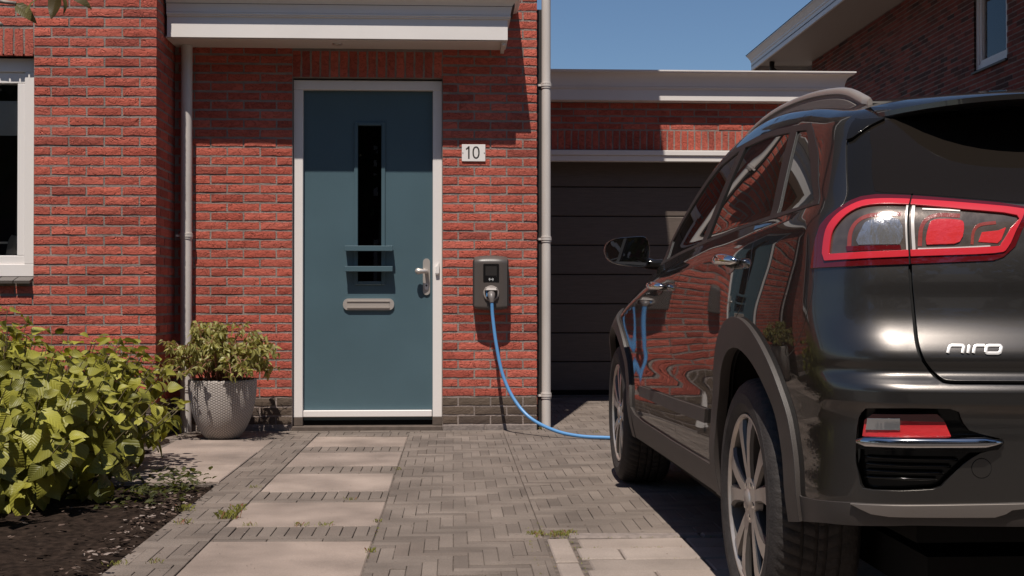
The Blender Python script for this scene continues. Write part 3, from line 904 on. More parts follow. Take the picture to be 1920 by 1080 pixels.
for k, y in enumerate(stones):
    lo = stones[k+1] + .59 if k+1 < len(stones) else y - .31
    gap = y - lo - .004
    items += rowbricks(SX0, SX1, y - .206, .203, .0515)
    rem = gap - .206
    n = max(1, int(round(rem/.05)))
    for q in range(n): items += rowbricks(SX0, SX1, y - .206 - rem + q*rem/n, rem/n, .205, off=.1*(q % 2))
items = [it for it in items if not (it[0] > 4)]
place_blocks(pav, 'paver', items, M['paver'], 300, 'paver_field', bev=.0016)
sl_items = [(SX0+.003, y+.003, .590, .584, .001) for y in stones]
sl_items += [(-1.73, 6.21 + .605*k, .597, .60, .001) for k in range(3)]
place_blocks(pav, 'stepping_slab', sl_items, M['slab'], 20, 'slab', bev=.004, jit=.001)
bi = []
for k in range(12):
    y = 4.672 - .186*(k+1)
    off = (.20 if k % 2 else 0.0) + (.07 if k % 3 == 1 else 0)
    x = .455 - off
    while x < 6.2:
        a, b = max(x, .432), min(x+.40, 6.2)
        if b-a > .04: bi.append((a+.004, y+.004, b-a-.008, .178, .0))
        x += .40
for k in range(6): bi.append((.345, 4.655-.40*(k+1)+.004, .078, .392, 0))
place_blocks(pav, 'concrete_block', bi, M['block'], 60, 'block_field', bev=.005, jit=.002)
ks = []
for k in range(6): ks.append((.43+.5*k, 4.688, .495, .07, .006))
place_blocks(pav, 'kerb_block', ks, M['concrete'], 6, 'kerb', bev=.008)

# garden bed
bed = MB()
nx_, ny_ = 70, 60
bx0, bx1, by0, by1 = -7.0, -1.125, 2.2, 8.06
for j in range(ny_+1):
    for i in range(nx_+1):
        x = bx0 + (bx1-bx0)*(i/nx_)**.5 if True else 0
        y = by0 + (by1-by0)*j/ny_
        e_ = min(1, (bx1-x)/.12)
        z = -.012 + e_*(.015 + .035*noise.noise((x*3, y*3, 0)) + .012*noise.noise((x*14, y*14, 3)))
        if y > 6.15 and x > -1.76: z = -.02
        bed.v.append((x, y, z))
for j in range(ny_):
    for i in range(nx_):
        a = j*(nx_+1)+i; bed.f.append((a, a+1, a+nx_+2, a+nx_+1)); bed.m.append(0)
bo = bed.build('soil', M['soil'], smooth=True, recalc=False); bo['kind'] = 'structure'

# ================================================================== PLANTS
def leaf_mat(name, c1, c2, trans=.35, rough=.45, vein=.24, vfreq=9.0):
    m = bpy.data.materials.new(name); m.use_nodes = True
    N, L = nt(m); b = N['Principled BSDF']; out = N['Material Output']
    b.inputs['Roughness'].default_value = rough; b.inputs['Specular IOR Level'].default_value = .4
    geo = N.new('ShaderNodeNewGeometry'); oi = N.new('ShaderNodeObjectInfo')
    ad = N.new('ShaderNodeMath'); ad.operation = 'ADD'; L.new(geo.outputs['Random Per Island'], ad.inputs[0]); L.new(oi.outputs['Random'], ad.inputs[1])
    fr = N.new('ShaderNodeMath'); fr.operation = 'FRACT'; L.new(ad.outputs[0], fr.inputs[0])
    mx = N.new('ShaderNodeMix'); mx.data_type = 'RGBA'; L.new(fr.outputs[0], mx.inputs[0])
    mx.inputs[6].default_value = (*c1, 1); mx.inputs[7].default_value = (*c2, 1)
    uv = N.new('ShaderNodeUVMap'); sp_ = N.new('ShaderNodeSeparateXYZ'); L.new(uv.outputs[0], sp_.inputs[0])
    def math_(op, a, b_=None, v=None):
        n = N.new('ShaderNodeMath'); n.operation = op
        L.new(a, n.inputs[0])
        if b_ is not None: L.new(b_, n.inputs[1])
        if v is not None: n.inputs[1].default_value = v
        return n.outputs[0]
    au = math_('ABSOLUTE', math_('SUBTRACT', sp_.outputs[0], v=.5))
    w = math_('SUBTRACT', math_('MULTIPLY', sp_.outputs[1], v=vfreq), math_('MULTIPLY', au, v=vfreq*.9))
    fr2 = math_('ABSOLUTE', math_('SUBTRACT', math_('FRACT', w), v=.5))
    side = N.new('ShaderNodeMapRange'); side.inputs[1].default_value = 0; side.inputs[2].default_value = .09; side.inputs[3].default_value = 1; side.inputs[4].default_value = 0; L.new(fr2, side.inputs[0])
    mid = N.new('ShaderNodeMapRange'); mid.inputs[1].default_value = 0; mid.inputs[2].default_value = .035; mid.inputs[3].default_value = 1; mid.inputs[4].default_value = 0; L.new(au, mid.inputs[0])
    ve = math_('MAXIMUM', side.outputs[0], mid.outputs[0])
    m2 = N.new('ShaderNodeMix'); m2.data_type = 'RGBA'; L.new(math_('MULTIPLY', ve, v=vein), m2.inputs[0]); L.new(mx.outputs[2], m2.inputs[6])
    m2.inputs[7].default_value = (c1[0]*1.7+.02, c1[1]*1.6+.02, c1[2]*1.6+.01, 1)
    L.new(m2.outputs[2], b.inputs['Base Color'])
    bp = N.new('ShaderNodeBump'); bp.inputs['Strength'].default_value = .5; bp.inputs['Distance'].default_value = .004; bp.invert = True
    L.new(fr2, bp.inputs['Height']); L.new(bp.outputs[0], b.inputs['Normal'])
    tr = N.new('ShaderNodeBsdfTranslucent'); sc = N.new('ShaderNodeVectorMath'); sc.operation = 'MULTIPLY'; L.new(m2.outputs[2], sc.inputs[0]); sc.inputs[1].default_value = (1.5, 1.5, .8)
    L.new(sc.outputs[0], tr.inputs[0])
    ms = N.new('ShaderNodeMixShader'); ms.inputs[0].default_value = trans
    L.new(b.outputs[0], ms.inputs[1]); L.new(tr.outputs[0], ms.inputs[2]); L.new(ms.outputs[0], out.inputs[0])
    return m
M['leaf'] = leaf_mat('broad_green_leaf', (.125,.125,.022), (.38,.36,.055), vfreq=8, trans=.22)
M['leaf_small'] = leaf_mat('narrow_olive_leaf', (.38,.36,.12), (.19,.18,.055), vein=.5, vfreq=3, rough=.35)
M['stem'] = mat('green_brown_stem', (.13,.10,.05), .7)
M['stem_red'] = mat('reddish_stem', (.30,.12,.08), .6)
M['bark'] = mat('grey_bark', (.27,.23,.20), .85, noise_amt=.3, noise_scale=30, bump=.6)

def leaf_geo(L, W, seed, ns=6, droop=.25, fold=.25, wave=.1, tip=1.0):
    r = random.Random(seed); vs = []; uv = []; fs = []
    cols = (-1, -.5, 0, .5, 1)
    a1, a2 = r.uniform(.6, 1.3), r.uniform(0, 6)
    for j in range(ns+1):
        t = j/ns
        w = W*.5*(math.sin(PI*t**.68)**.75)*(1 - .10*t) if 0 < t < 1 else .001
        if t == 0: w = W*.06
        for c in cols:
            x = c*w*(1 + r.uniform(-.07, .07)*(abs(c) == 1))
            y = L*t - abs(c)*L*.03
            z = -droop*L*t*t*a1 + fold*abs(x) + wave*W*.5*math.sin(a2 + 5*t + c*1.5)*abs(c)
            vs.append((x, y, z)); uv.append((.5 + .5*c*w/(W*.5+1e-6), t))
    n = len(cols)
    for j in range(ns):
        for i in range(n-1):
            fs.append((j*n+i, j*n+i+1, (j+1)*n+i+1, (j+1)*n+i))
    return vs, fs, uv
def mesh_uv(name, V, F, UV, material):
    me = bpy.data.meshes.new(name); me.from_pydata(V, [], F); me.materials.append(material)
    l = me.uv_layers.new(name='UVMap')
    vi = np.zeros(len(me.loops), dtype=np.int32); me.loops.foreach_get('vertex_index', vi)
    l.data.foreach_set('uv', np.array(UV, dtype=np.float32)[vi].ravel())
    me.polygons.foreach_set('use_smooth', [True]*len(me.polygons)); me.update()
    return me
def place_leaves(parent, leaves, variants, material, limit, name='leaf', cell=5.0):
    """leaves: (matrix, size, variant); the ones seen largest become objects"""
    arr = []
    for i, (mtx, s, v) in enumerate(leaves):
        c = mtx @ Vector((0, s*.5, 0)); q = proj(c)
        arr.append((q[2] if q else 0, i, q, s))
    arr.sort(key=lambda t: -t[0])
    taken = set(); score = [0]*len(leaves)
    for d, i, q, s in arr:
        if not q or q[0] < -40 or q[0] > 1960: continue
        rr = s*.4*q[2]; n = max(1, int(rr/cell)); cx_, cy_ = int(q[0]/cell), int(q[1]/cell)
        for a in range(-n, n+1):
            for b in range(-n, n+1):
                if a*a+b*b <= n*n+1 and (cx_+a, cy_+b) not in taken and cx_+a >= 0:
                    taken.add((cx_+a, cy_+b)); score[i] += 1
    order = sorted(range(len(leaves)), key=lambda i: -score[i])
    single = set(order[:limit])
    geo = [leaf_geo(*v) for v in variants]
    ms = [mesh_uv(name, g_[0], g_[1], g_[2], material) for g_ in geo]
    V = []; F = []; UV = []
    for i, (mtx, s, v) in enumerate(leaves):
        k = s/variants[v][0]
        if i in single:
            o = put(name, ms[v], parent)
            o.matrix_local = Matrix.Translation(-Vector(parent.location) if parent.type == 'EMPTY' else Vector((0,0,0))) @ mtx @ Matrix.Scale(k, 4)
        else:
            n = len(V); a = np.array(geo[v][0])*k
            m3 = np.array(mtx)[:3, :3]; w = a @ m3.T + np.array(mtx)[:3, 3]
            V.extend(map(tuple, w)); UV.extend(geo[v][2]); F.extend([tuple(q+n for q in f) for f in geo[v][1]])
    if V:
        o = put('foliage', mesh_uv('foliage', V, F, UV, material), parent); o['kind'] = 'stuff'
def frame_from(dirv, up, roll=0.0, pos=(0,0,0)):
    y = Vector(dirv).normalized(); x = y.cross(Vector(up))
    if x.length < 1e-3: x = Vector((1, 0, 0))
    x.normalize(); z = x.cross(y)
    m_ = Matrix(((x.x, y.x, z.x), (x.y, y.y, z.y), (x.z, y.z, z.z))).to_4x4()
    return Matrix.Translation(pos) @ m_ @ Matrix.Rotation(roll, 4, 'Y')

bush = empty('hydrangea_bush', (-2.2, 6.5, 0), 'broad leafed green bush growing in the bed at left', 'bush')
rb = random.Random(21)
leaves = []; stems = MB()
CX, CY, RX, RY = -2.46, 6.08, 1.10, 1.44
def dome_h(x, y):
    u = abs((x-CX)/RX); v = abs((y-CY)/RY)
    d = (u**3.2 + v**3.0)
    if d >= 1: return 0
    return (.69 + .14*noise.noise((x*2.3, y*2.3, 5)) + .10*min(1, max(0, (CX+.35-x)/.8)))*(1-d)**.30
ns_ = 0
while ns_ < 470:
    x, y = CX + rb.uniform(-1, 1)*RX, CY + rb.uniform(-1, 1)*RY
    h = dome_h(x, y)
    if h < .12: continue
    ns_ += 1
    h *= rb.uniform(.82, 1.10)
    if rb.random() < .09: h *= 1.1
    bxp = CX + (x-CX)*.55 + rb.uniform(-.05, .05); byp = CY + (y-CY)*.6 + rb.uniform(-.05, .05)
    pts = []
    for k in range(9):
        t = k/8
        pts.append(Vector((bxp + (x-bxp)*t**.8, byp + (y-byp)*t**.8, h*(t**1.05 if True else t))) + Vector((rb.uniform(-.006, .006), rb.uniform(-.006, .006), 0)))
    stems.tube(pts, [.0055 - .0035*k/8 for k in range(9)], 5, cap=False)
    L = sum((pts[k+1]-pts[k]).length for k in range(8))
    nodes = int(L/.082); ph = rb.uniform(0, 6.3)
    for q in range(nodes):
        t = 1 - q*.082/L - .01
        if t < .10: break
        f_ = t*8; i = min(int(f_), 7); p = pts[i].lerp(pts[i+1], f_-i)
        ax = (pts[i+1]-pts[i]).normalized()
        for s_ in (0, 1):
            a = ph + q*PI/2 + s_*PI + rb.uniform(-.3, .3)
            out_ = Vector((math.cos(a), math.sin(a), 0))
            out_ += .35*Vector((x-CX, y-CY, 0)) + Vector((.05, -.12, 0))
            out_.normalize()
            el = rb.uniform(.1, .6) if q == 0 else rb.uniform(-1.1, .1) - .16*q
            d = (out_ + Vector((0, 0, el))).normalized()
            up_ = Vector((p.x-CX, p.y-CY, 0)); up_ = (up_.normalized() if up_.length > .01 else Vector((0, -1, 0)))*rb.uniform(.3, 1.0) + Vector((0, -.2, rb.uniform(.4, 1.1)))
            sz = rb.uniform(.04, .075) if q == 0 else rb.choice((rb.uniform(.055, .09), rb.uniform(.085, .13)))
            pet = p + d*rb.uniform(.015, .03)
            roll = rb.uniform(-.45, .45)
            leaves.append((frame_from(d, up_, roll, pet), sz, rb.randrange(8)))
stems.build('stems', M['stem'], bush, smooth=True)
lv_ = [(.11, .084+.008*(k % 3), 100+k, 6, .15+.09*(k % 4), .18+.1*(k % 3), .16) for k in range(8)]
place_leaves(bush, leaves, lv_, M['leaf'], 300)

# pot with its shrub
pot = empty('planter_pot', (-1.47, 8.16, 0), 'tall rounded grey pot with embossed flower pattern beside door', 'pot')
pmt = bpy.data.materials.new('embossed_pot'); pmt.use_nodes = True
N, L_ = nt(pmt); b = N['Principled BSDF']; b.inputs['Roughness'].default_value = .75
uvn = N.new('ShaderNodeUVMap'); mp = N.new('ShaderNodeMapping'); mp.inputs['Scale'].default_value = (84, 28, 1); L_.new(uvn.outputs[0], mp.inputs[0])
sx_ = N.new('ShaderNodeSeparateXYZ'); L_.new(mp.outputs[0], sx_.inputs[0])
def mth(op, a, b_=None, v=None):
    n = N.new('ShaderNodeMath'); n.operation = op
    if hasattr(a, 'links'): L_.new(a, n.inputs[0])
    else: n.inputs[0].default_value = a
    if b_ is not None: L_.new(b_, n.inputs[1])
    if v is not None: n.inputs[1].default_value = v
    return n.outputs[0]
# three crossing line families make a six petalled lattice
def fam(ax, ay):
    s = mth('ADD', mth('MULTIPLY', sx_.outputs[0], v=ax), mth('MULTIPLY', sx_.outputs[1], v=ay))
    return mth('ABSOLUTE', mth('SINE', mth('MULTIPLY', s, v=PI)))
f1, f2, f3 = fam(1, 0), fam(.5, .866), fam(.5, -.866)
mn = mth('MULTIPLY', mth('MULTIPLY', f1, f2), f3)
st_ = N.new('ShaderNodeMapRange'); st_.inputs[1].default_value = .05; st_.inputs[2].default_value = .3; L_.new(mn, st_.inputs[0])
vm = N.new('ShaderNodeMix'); vm.data_type = 'RGBA'; vm.inputs[6].default_value = (.56,.50,.455,1); vm.inputs[7].default_value = (.27,.235,.21,1); L_.new(st_.outputs[0], vm.inputs[0])
L_.new(vm.outputs[2], b.inputs['Base Color'])
bp = N.new('ShaderNodeBump'); bp.inputs['Strength'].default_value = .8; bp.inputs['Distance'].default_value = .004; bp.invert = True
L_.new(st_.outputs[0], bp.inputs['Height']); L_.new(bp.outputs[0], b.inputs['Normal'])
prof = [(.0, .0), (.085, .0), (.110, .012), (.146, .06), (.178, .13), (.198, .20), (.210, .27), (.2145, .33), (.2145, .372), (.209, .378), (.196, .376), (.194, .33)]
nn = 48; V = []; F = []; UV = []
pc_ = catmull([(a, b_) for a, b_ in prof[1:9]], 4)
pc_ = [(.0, .0)] + [(a, b_) for a, b_ in pc_] + prof[9:]
for i, (r_, h_) in enumerate(pc_):
    for k in range(nn+1):
        a = 2*PI*k/nn; V.append((-1.47+r_*math.cos(a), 8.16+r_*math.sin(a), h_)); UV.append((k/nn, h_/.4))
for i in range(len(pc_)-1):
    for k in range(nn):
        q = i*(nn+1)+k; F.append((q, q+1, q+nn+2, q+nn+1))
put('pot_body', mesh_uv('pot_body', V, F, UV, pmt), pot)
ps_ = MB(); ps_.lathe((-1.47, 8.16, .335), [(0, .01), (.10, .012), (.197, 0)], n=24); ps_.build('potting_soil', M['soil'], pot, smooth=True)
shrub = empty('potted_shrub', (-1.47, 8.16, .34), 'loose shrub with small drooping leaves in the grey pot', 'shrub')
leaves = []; stems = MB(); twigs = MB()
rb = random.Random(5)
for k in range(84):
    a = rb.uniform(0, 2*PI); rad = rb.uniform(.0, .14)
    p0 = Vector((-1.47+rad*math.cos(a), 8.16+rad*math.sin(a), .335))
    side = math.cos(a)
    spread = rb.uniform(.06, .40); hgt = rb.uniform(.12, .36)*(1 - .35*spread/.4)
    if rb.random() < .1: hgt = rb.uniform(.34, .40); spread *= .4
    end = Vector((p0.x + spread*math.cos(a), p0.y + spread*math.sin(a)*.8, .335 + hgt*(.5 if spread > .32 else 1)))
    if end.y > 8.53: end.y = 8.53
    mid_ = p0.lerp(end, .5) + Vector((0, 0, .08 + .05*rb.random()))
    pts = [Vector(q) for q in catmull([p0, mid_, end], 5)]
    stems.tube(pts, [.004 - .0025*i/(len(pts)-1) for i in range(len(pts))], 5, cap=False)
    for i in range(3, len(pts)):
        for _ in range(rb.choice((2, 2, 3))):
            b_a = rb.uniform(0, 2*PI); tl = rb.uniform(.02, .06)
            e = pts[i] + Vector((math.cos(b_a)*tl, math.sin(b_a)*tl, rb.uniform(-.01, .04)))
            twigs.tube([pts[i], e], .0012, 4, cap=False)
            for _ in range(rb.choice((1, 2, 2, 3))):
                c_a = rb.uniform(0, 2*PI); d = Vector((math.cos(c_a)*.6, math.sin(c_a)*.6 - .1, rb.uniform(-1.2, .1))).normalized()
                leaves.append((frame_from(d, (math.cos(c_a), math.sin(c_a), .6), rb.uniform(-1, 1), e.lerp(pts[i], rb.uniform(0, .5))), rb.uniform(.036, .062), rb.randrange(6)))
stems.build('branches', M['stem_red'], shrub, smooth=True); twigs.build('twigs', M['stem_red'], shrub)
lv2 = [(.045, .017+.002*(k % 3), 300+k, 4, .15+.1*(k % 3), .45, .05) for k in range(6)]
place_leaves(shrub, leaves, lv2, M['leaf_small'], 300, cell=3.0)

# ground cover, litter, weeds
rb = random.Random(31)
V = []; F = []; UV = []; gl_ = [leaf_geo(.035, .02, 500+k, 3, .2, .3, .1) for k in range(4)]
for k in range(330):
    x = rb.gauss(-1.27, .12); y = rb.uniform(5.35, 6.25); 
    if x > -1.13 - .02*rb.random(): continue
    if y > 6.18 and x > -1.75: continue
    a = rb.uniform(0, 6.3); m_ = frame_from((math.cos(a), math.sin(a), rb.uniform(-.1, 1.0)), (0, 0, 1), rb.uniform(-.5, .5), (x, y, rb.uniform(.005, .085)))
    s = rb.uniform(.7, 1.3); g_ = rb.choice(gl_); w_ = (np.array(g_[0])*s) @ np.array(m_)[:3, :3].T + np.array(m_)[:3, 3]; n = len(V)
    V.extend(map(tuple, w_)); UV.extend(g_[2]); F.extend([tuple(q+n for q in f) for f in g_[1]])
gc = put('ground_cover', mesh_uv('ground_cover', V, F, UV, leaf_mat('dark_creeper_leaf', (.035,.04,.012), (.09,.095,.02))))
tag(gc, 'low dark creeping plants at the edge of the bed', 'plants', kind='stuff')
lit = MB()
for k in range(800):
    x = rb.uniform(-2.6, -1.12) if rb.random() < .5 else rb.gauss(-1.18, .06); y = rb.uniform(4.0, 5.7) if rb.random() < .8 else rb.uniform(5.4, 6.2)
    if y > 6.15: continue
    if x > -1.09: continue
    a = rb.uniform(0, 6.3); s = rb.uniform(.004, .016); t = rb.uniform(.2, 1); c_, s__ = math.cos(a)*s, math.sin(a)*s
    z = .018 + .035*noise.noise((x*3, y*3, 0)) + rb.uniform(-.004, .014)
    lit.cur = rb.choice((0, 0, 0, 0, 0, 1, 1, 2)) if x < -1.22 else rb.choice((0, 0, 1, 1, 2))
    lit.add([(x-c_, y-s__, z), (x+s__*t, y-c_*t, z+rb.uniform(-.004, .004)), (x+c_, y+s__, z+rb.uniform(0, .006)), (x-s__*t, y+c_*t, z+.003)], [(0, 1, 2, 3)])
lo = lit.build('leaf_litter', [mat('litter_dark', (.035,.024,.018), .95, spec=.1), mat('litter_brown', (.10,.065,.048), .9), mat('litter_pale', (.24,.19,.16), .9)], recalc=False)
tag(lo, 'scattered dead leaf litter and chips on the soil', 'litter', kind='stuff')
wd = MB()
def tuft(x, y, r, n, h):
    for _ in range(n):
        a = rb.uniform(0, 6.3); d = rb.uniform(0, r); bx_, by_ = x+d*math.cos(a), y+d*math.sin(a)*.6
        b2 = rb.uniform(0, 6.3); ln = rb.uniform(.4, 1)*h; sp = rb.uniform(.2, .9)*ln; w_ = .0012
        ex, ey = bx_+sp*math.cos(b2), by_+sp*math.sin(b2)
        wd.cur = 0 if rb.random() < .85 else 1
        wd.add([(bx_-w_*math.sin(b2), by_+w_*math.cos(b2), 0), (bx_+w_*math.sin(b2), by_-w_*math.cos(b2), 0), ((bx_+ex)/2, (by_+ey)/2, ln*.7), (ex, ey, ln*.8)], [(0, 1, 2), (1, 3, 2)])
for (x, y, r, n, h) in [(-.905, 5.16, .05, 90, .05), (-.90, 5.37, .04, 50, .035), (-.80, 4.99, .04, 20, .02), (-.60, 4.985, .04, 30, .022), (-.5, 4.99, .05, 30, .02), (-1.06, 5.05, .05, 30, .03), (-.45, 5.62, .03, 20, .02),
                        (-.30, 5.05, .02, 24, .02), (-.285, 4.45, .02, 24, .025), (-1.12, 4.28, .05, 40, .02), (-.285, 6.6, .02, 14, .02), (-1.12, 5.35, .05, 40, .04), (.95, 8.4, .02, 12, .02), (.60, 8.62, .02, 14, .03), (-.93, 6.0, .03, 20, .02), (-1.0, 4.3, .03, 20, .02)]:
    tuft(x, y, r, n, h)
for _ in range(36): tuft(rb.uniform(.28, .46), rb.uniform(4.70, 4.80), .02, 9, .02)
for _ in range(40):
    x = rb.uniform(.34, 1.0); tuft(x, rb.choice((4.675, 4.49, 4.30)), .02, 3, .008)
for _ in range(50): tuft(rb.choice((.335, .43, -.29, .28)), rb.uniform(4.0, 5.0), .008, 3, .009)
wo = wd.build('grass_weeds', [mat('weed_green', (.20,.20,.035), .6), mat('weed_red', (.28,.11,.07), .7)], recalc=False)
tag(wo, 'tufts of grass and moss growing in the paving joints', 'weeds', kind='stuff')

db = MB()
for k in range(420):
    x, y = rb.uniform(-1.1, 2.2), rb.uniform(4.1, 8.5)
    s_ = rb.uniform(.0015, .005); a = rb.uniform(0, 6.3); db.cur = rb.choice((0, 0, 1, 2))
    db.add([(x+s_*math.cos(a+t), y+s_*math.sin(a+t), .0025+rb.uniform(0, .002)) for t in (0, 1.3, 2.9, 4.4)], [(0, 1, 2, 3)])
do = db.build('grit', [bpy.data.materials['litter_pale'], bpy.data.materials['litter_brown'], M['joint']], recalc=False)
tag(do, 'loose grit and small crumbs lying on the paving', 'grit', kind='stuff')
# young tree whose lowest branch dips into the top left corner
tree = empty('young_tree', (-2.95, 5.0, 0), 'grey branch with hanging dark leaves at the top left corner', 'tree')
t_ = MB(); t_.tube(catmull([(-2.95, 5.0, 0), (-2.93, 5.0, .9), (-2.98, 5.02, 1.8), (-2.95, 5.0, 3.2)], 5), [.05-.0015*k for k in range(16)], 12); t_.build('trunk', M['bark'], tree, smooth=True)
t_ = MB()
br1 = catmull([(-2.95, 5.0, 1.75), (-2.4, 4.98, 1.93), (-1.95, 5.0, 2.05), (-1.70, 5.0, 2.035)], 6)
t_.tube(br1, [.016-.0005*k for k in range(len(br1))], 9)
br2 = catmull([(-2.3, 4.98, 1.95), (-1.95, 4.96, 2.05), (-1.80, 4.95, 1.985), (-1.732, 4.94, 1.935)], 5)
t_.tube(br2, [.009-.0001*k for k in range(len(br2))], 8)
t_.tube(catmull([(-1.9, 5.0, 2.045), (-1.72, 5.02, 2.075), (-1.50, 5.03, 2.085)], 5), [.006]*11, 6)
t_.build('branch', M['bark'], tree, smooth=True)
lvv = []
for (p, d, s, ro) in [((-1.70, 5.0, 2.03), (.75, -.1, -.55), .10, 1.1), ((-1.62, 5.0, 2.05), (-.25, -.4, -.35), .085, .2), ((-1.55, 5.02, 2.075), (-.25, .1, -.9), .10, .8), ((-1.53, 5.02, 2.07), (.35, -.3, -.55), .085, -.6),
                      ((-1.5, 5.03, 2.08), (.8, 0, -.35), .09, 1.0), ((-1.8, 5.0, 2.05), (-.3, -.2, -.3), .08, .3), ((-1.9, 5, 2.06), (-.4, .2, .5), .09, .3), ((-1.6, 5.03, 2.09), (.5, .2, .6), .10, .2), ((-2.1, 5, 2.03), (0, .3, .8), .1, 0)]:
    lvv.append((frame_from(d, (0, 0, 1), ro, p), s, rb.randrange(4)))
place_leaves(tree, lvv, [(.10, .052, 700+k, 6, .3, .2, .1) for k in range(4)], leaf_mat('brownish_leaf', (.10,.075,.035), (.16,.15,.035)), 20)

# across the street: what the glass and paint mirror
opp = empty('opposite_house', (2, -14, 0), 'brick row house with dark windows across the street', 'house')
o_ = MB(); o_.box(-16, 20, -22, -14.5, 0, 5.6); o_.build('wall', M['brick_mix'], opp)
o_ = MB(); o_.add([(-16.5, -14, 5.6), (20.5, -14, 5.6), (20.5, -18.2, 9.2), (-16.5, -18.2, 9.2), (-16.5, -22.5, 5.6), (20.5, -22.5, 5.6)], [(0, 1, 2, 3), (3, 2, 5, 4), (0, 3, 4), (1, 5, 2)]); o_.build('roof', M['roof_tile'], opp)
for i in range(6):
    for z in (.9, 3.5):
        o_ = MB(); x = -14 + 6*i
        o_.box(x, x+2.4, -14.49, -14.44, z, z+1.5); f_o = o_.build('window', M['white_frame'], opp)
        o_ = MB(); o_.box(x+.1, x+2.3, -14.435, -14.43, z+.1, z+1.4); o_.build('pane', M['screen'], f_o)

M['far_leaf'] = mat('dark_tree_leaf', (.045,.055,.018), .7)
rb = random.Random(77)
for (tx, ty, th, tr, tl_) in ((-7.0, -4.6, 9.0, 2.8, 'added unseen tree blocking sky light behind the camera, second from the left'), (-1.2, -5.2, 9.6, 2.9, 'tallest added unseen tree blocking sky light, straight behind the camera'), (4.4, -4.8, 9.0, 2.8, 'added unseen tree blocking sky light behind the parked car'), (10.0, -5.0, 9.0, 2.9, 'rightmost added unseen tree blocking sky light behind the camera'), (-12.5, -5, 9.0, 2.9, 'leftmost added unseen tree blocking sky light behind the camera')):
    tt = empty('sky_block_tree', (tx, ty, 0), tl_, 'tree', 'added trees that block the sky')  # unseen trees added to cut the sky light on the facade
    b_ = MB(); b_.tube([(tx, ty, 0), (tx+.1, ty, th*.4), (tx, ty+.1, th*.75)], [.22, .16, .06], 10)
    for k in range(7):
        a = k*.9; b_.tube([(tx, ty, th*.35+k*.3), (tx+tr*.6*math.cos(a), ty+tr*.6*math.sin(a), th*.6+k*.25)], [.08, .02], 6)
    b_.build('trunk', M['bark'], tt)
    cr_ = MB()
    for k in range(2600):
        d = Vector((rb.gauss(0, 1), rb.gauss(0, 1), rb.gauss(0, 1))).normalized()*(rb.random()**.4)
        c = Vector((tx+d.x*tr, ty+d.y*tr*.85, th*.62+d.z*th*.38)); s1 = rb.uniform(.10, .22)
        u_ = Vector((rb.gauss(0, 1), rb.gauss(0, 1), rb.gauss(0, 1))).normalized()*s1; v_ = u_.orthogonal().normalized()*s1*.7
        cr_.add([c-u_, c-v_, c+u_, c+v_], [(0, 1, 2, 3)])
    co = cr_.build('crown', M['far_leaf'], tt, recalc=False); co['kind'] = 'stuff'
# ================================================================== CAR SURFACE (one smooth body, every panel is cut out of it)
CAR_X, CAR_Y = 1.69, 3.44           # world position of the rear axle centre
def _sp(xs, ys):
    """smooth 1D interpolation table"""
    xs = np.array(xs, float); ys = np.array(ys, float)
    d = np.diff(ys)/np.diff(xs); m = np.zeros(len(xs)); m[1:-1] = (d[:-1]+d[1:])/2; m[0] = d[0]; m[-1] = d[-1]
    for i in range(len(d)):
        if abs(d[i]) < 1e-9: m[i] = 0; m[i+1] = 0
    def f(x):
        x = np.clip(np.asarray(x, float), xs[0], xs[-1]); i = np.clip(np.searchsorted(xs, x)-1, 0, len(xs)-2)
        h = xs[i+1]-xs[i]; t = (x-xs[i])/h; t2 = t*t; t3 = t2*t
        return (2*t3-3*t2+1)*ys[i] + (t3-2*t2+t)*h*m[i] + (-2*t3+3*t2)*ys[i+1] + (t3-t2)*h*m[i+1]
    return f
def smax(a, b, k):
    h = np.maximum(k-np.abs(a-b), 0)/k
    return np.maximum(a, b) + h*h*k*.25
def smin(a, b, k): return -smax(-a, -b, k)
f_B = _sp([-.9, -.7, -.45, 0, .6, 1.3, 2.0, 2.6, 3.0, 3.3, 3.6], [.80, .845, .880, .900, .893, .893, .897, .902, .885, .84, .74])
f_p = _sp([.10, .22, .30, .36, .42, .50, .58, .68, .78, .86, .93, 1.0, 1.3], [-.10, -.055, -.030, -.018, -.012, -.014, -.014, -.006, 0, .001, -.004, -.012, -.05])
f_zb = _sp([-.9, -.45, -.13, .81, 2.06, 2.6, 3.0, 3.5], [1.118, 1.112, 1.106, 1.082, 1.034, 1.0, .93, .80])
f_Gb = _sp([-.9, -.65, -.45, 0, .5, 1.05, 1.6, 2.06, 2.4, 3.0], [.765, .80, .822, .838, .836, .828, .812, .788, .76, .70])
f_T = _sp([-.95, -.60, -.45, -.2, .1, .5, .9, 1.2, 1.45, 1.7, 1.95, 2.2, 2.42, 2.6, 2.9, 3.2, 3.4, 3.6],
          [1.22, 1.352, 1.385, 1.428, 1.474, 1.512, 1.520, 1.500, 1.460, 1.380, 1.275, 1.160, 1.060, 1.02, .975, .915, .860, .76])
f_cr = _sp([-.6, 1.2, 1.6, 2.3, 2.6, 3.4], [.045, .05, .075, .085, .06, .07])
f_R = _sp([.15, .26, .32, .39, .43, .455, .50, .58, .635, .648, .660, .680, .695, .705, .718, .728, .738, .748, .765, .785, .81, .84, .88, .93, 1.0, 1.08, 1.118, 1.20, 1.30, 1.38, 1.52],
          [-.55, -.67, -.735, -.778, -.790, -.794, -.800, -.806, -.810, -.818, -.824, -.824, -.818, -.808, -.794, -.790, -.793, -.796, -.793, -.783, -.768, -.754, -.745, -.739, -.722, -.690, -.655, -.592, -.500, -.415, -.30])
f_Fr = _sp([.15, .3, .5, .7, .8, .9, 1.2], [3.42, 3.50, 3.555, 3.545, 3.51, 3.42, 2.9])
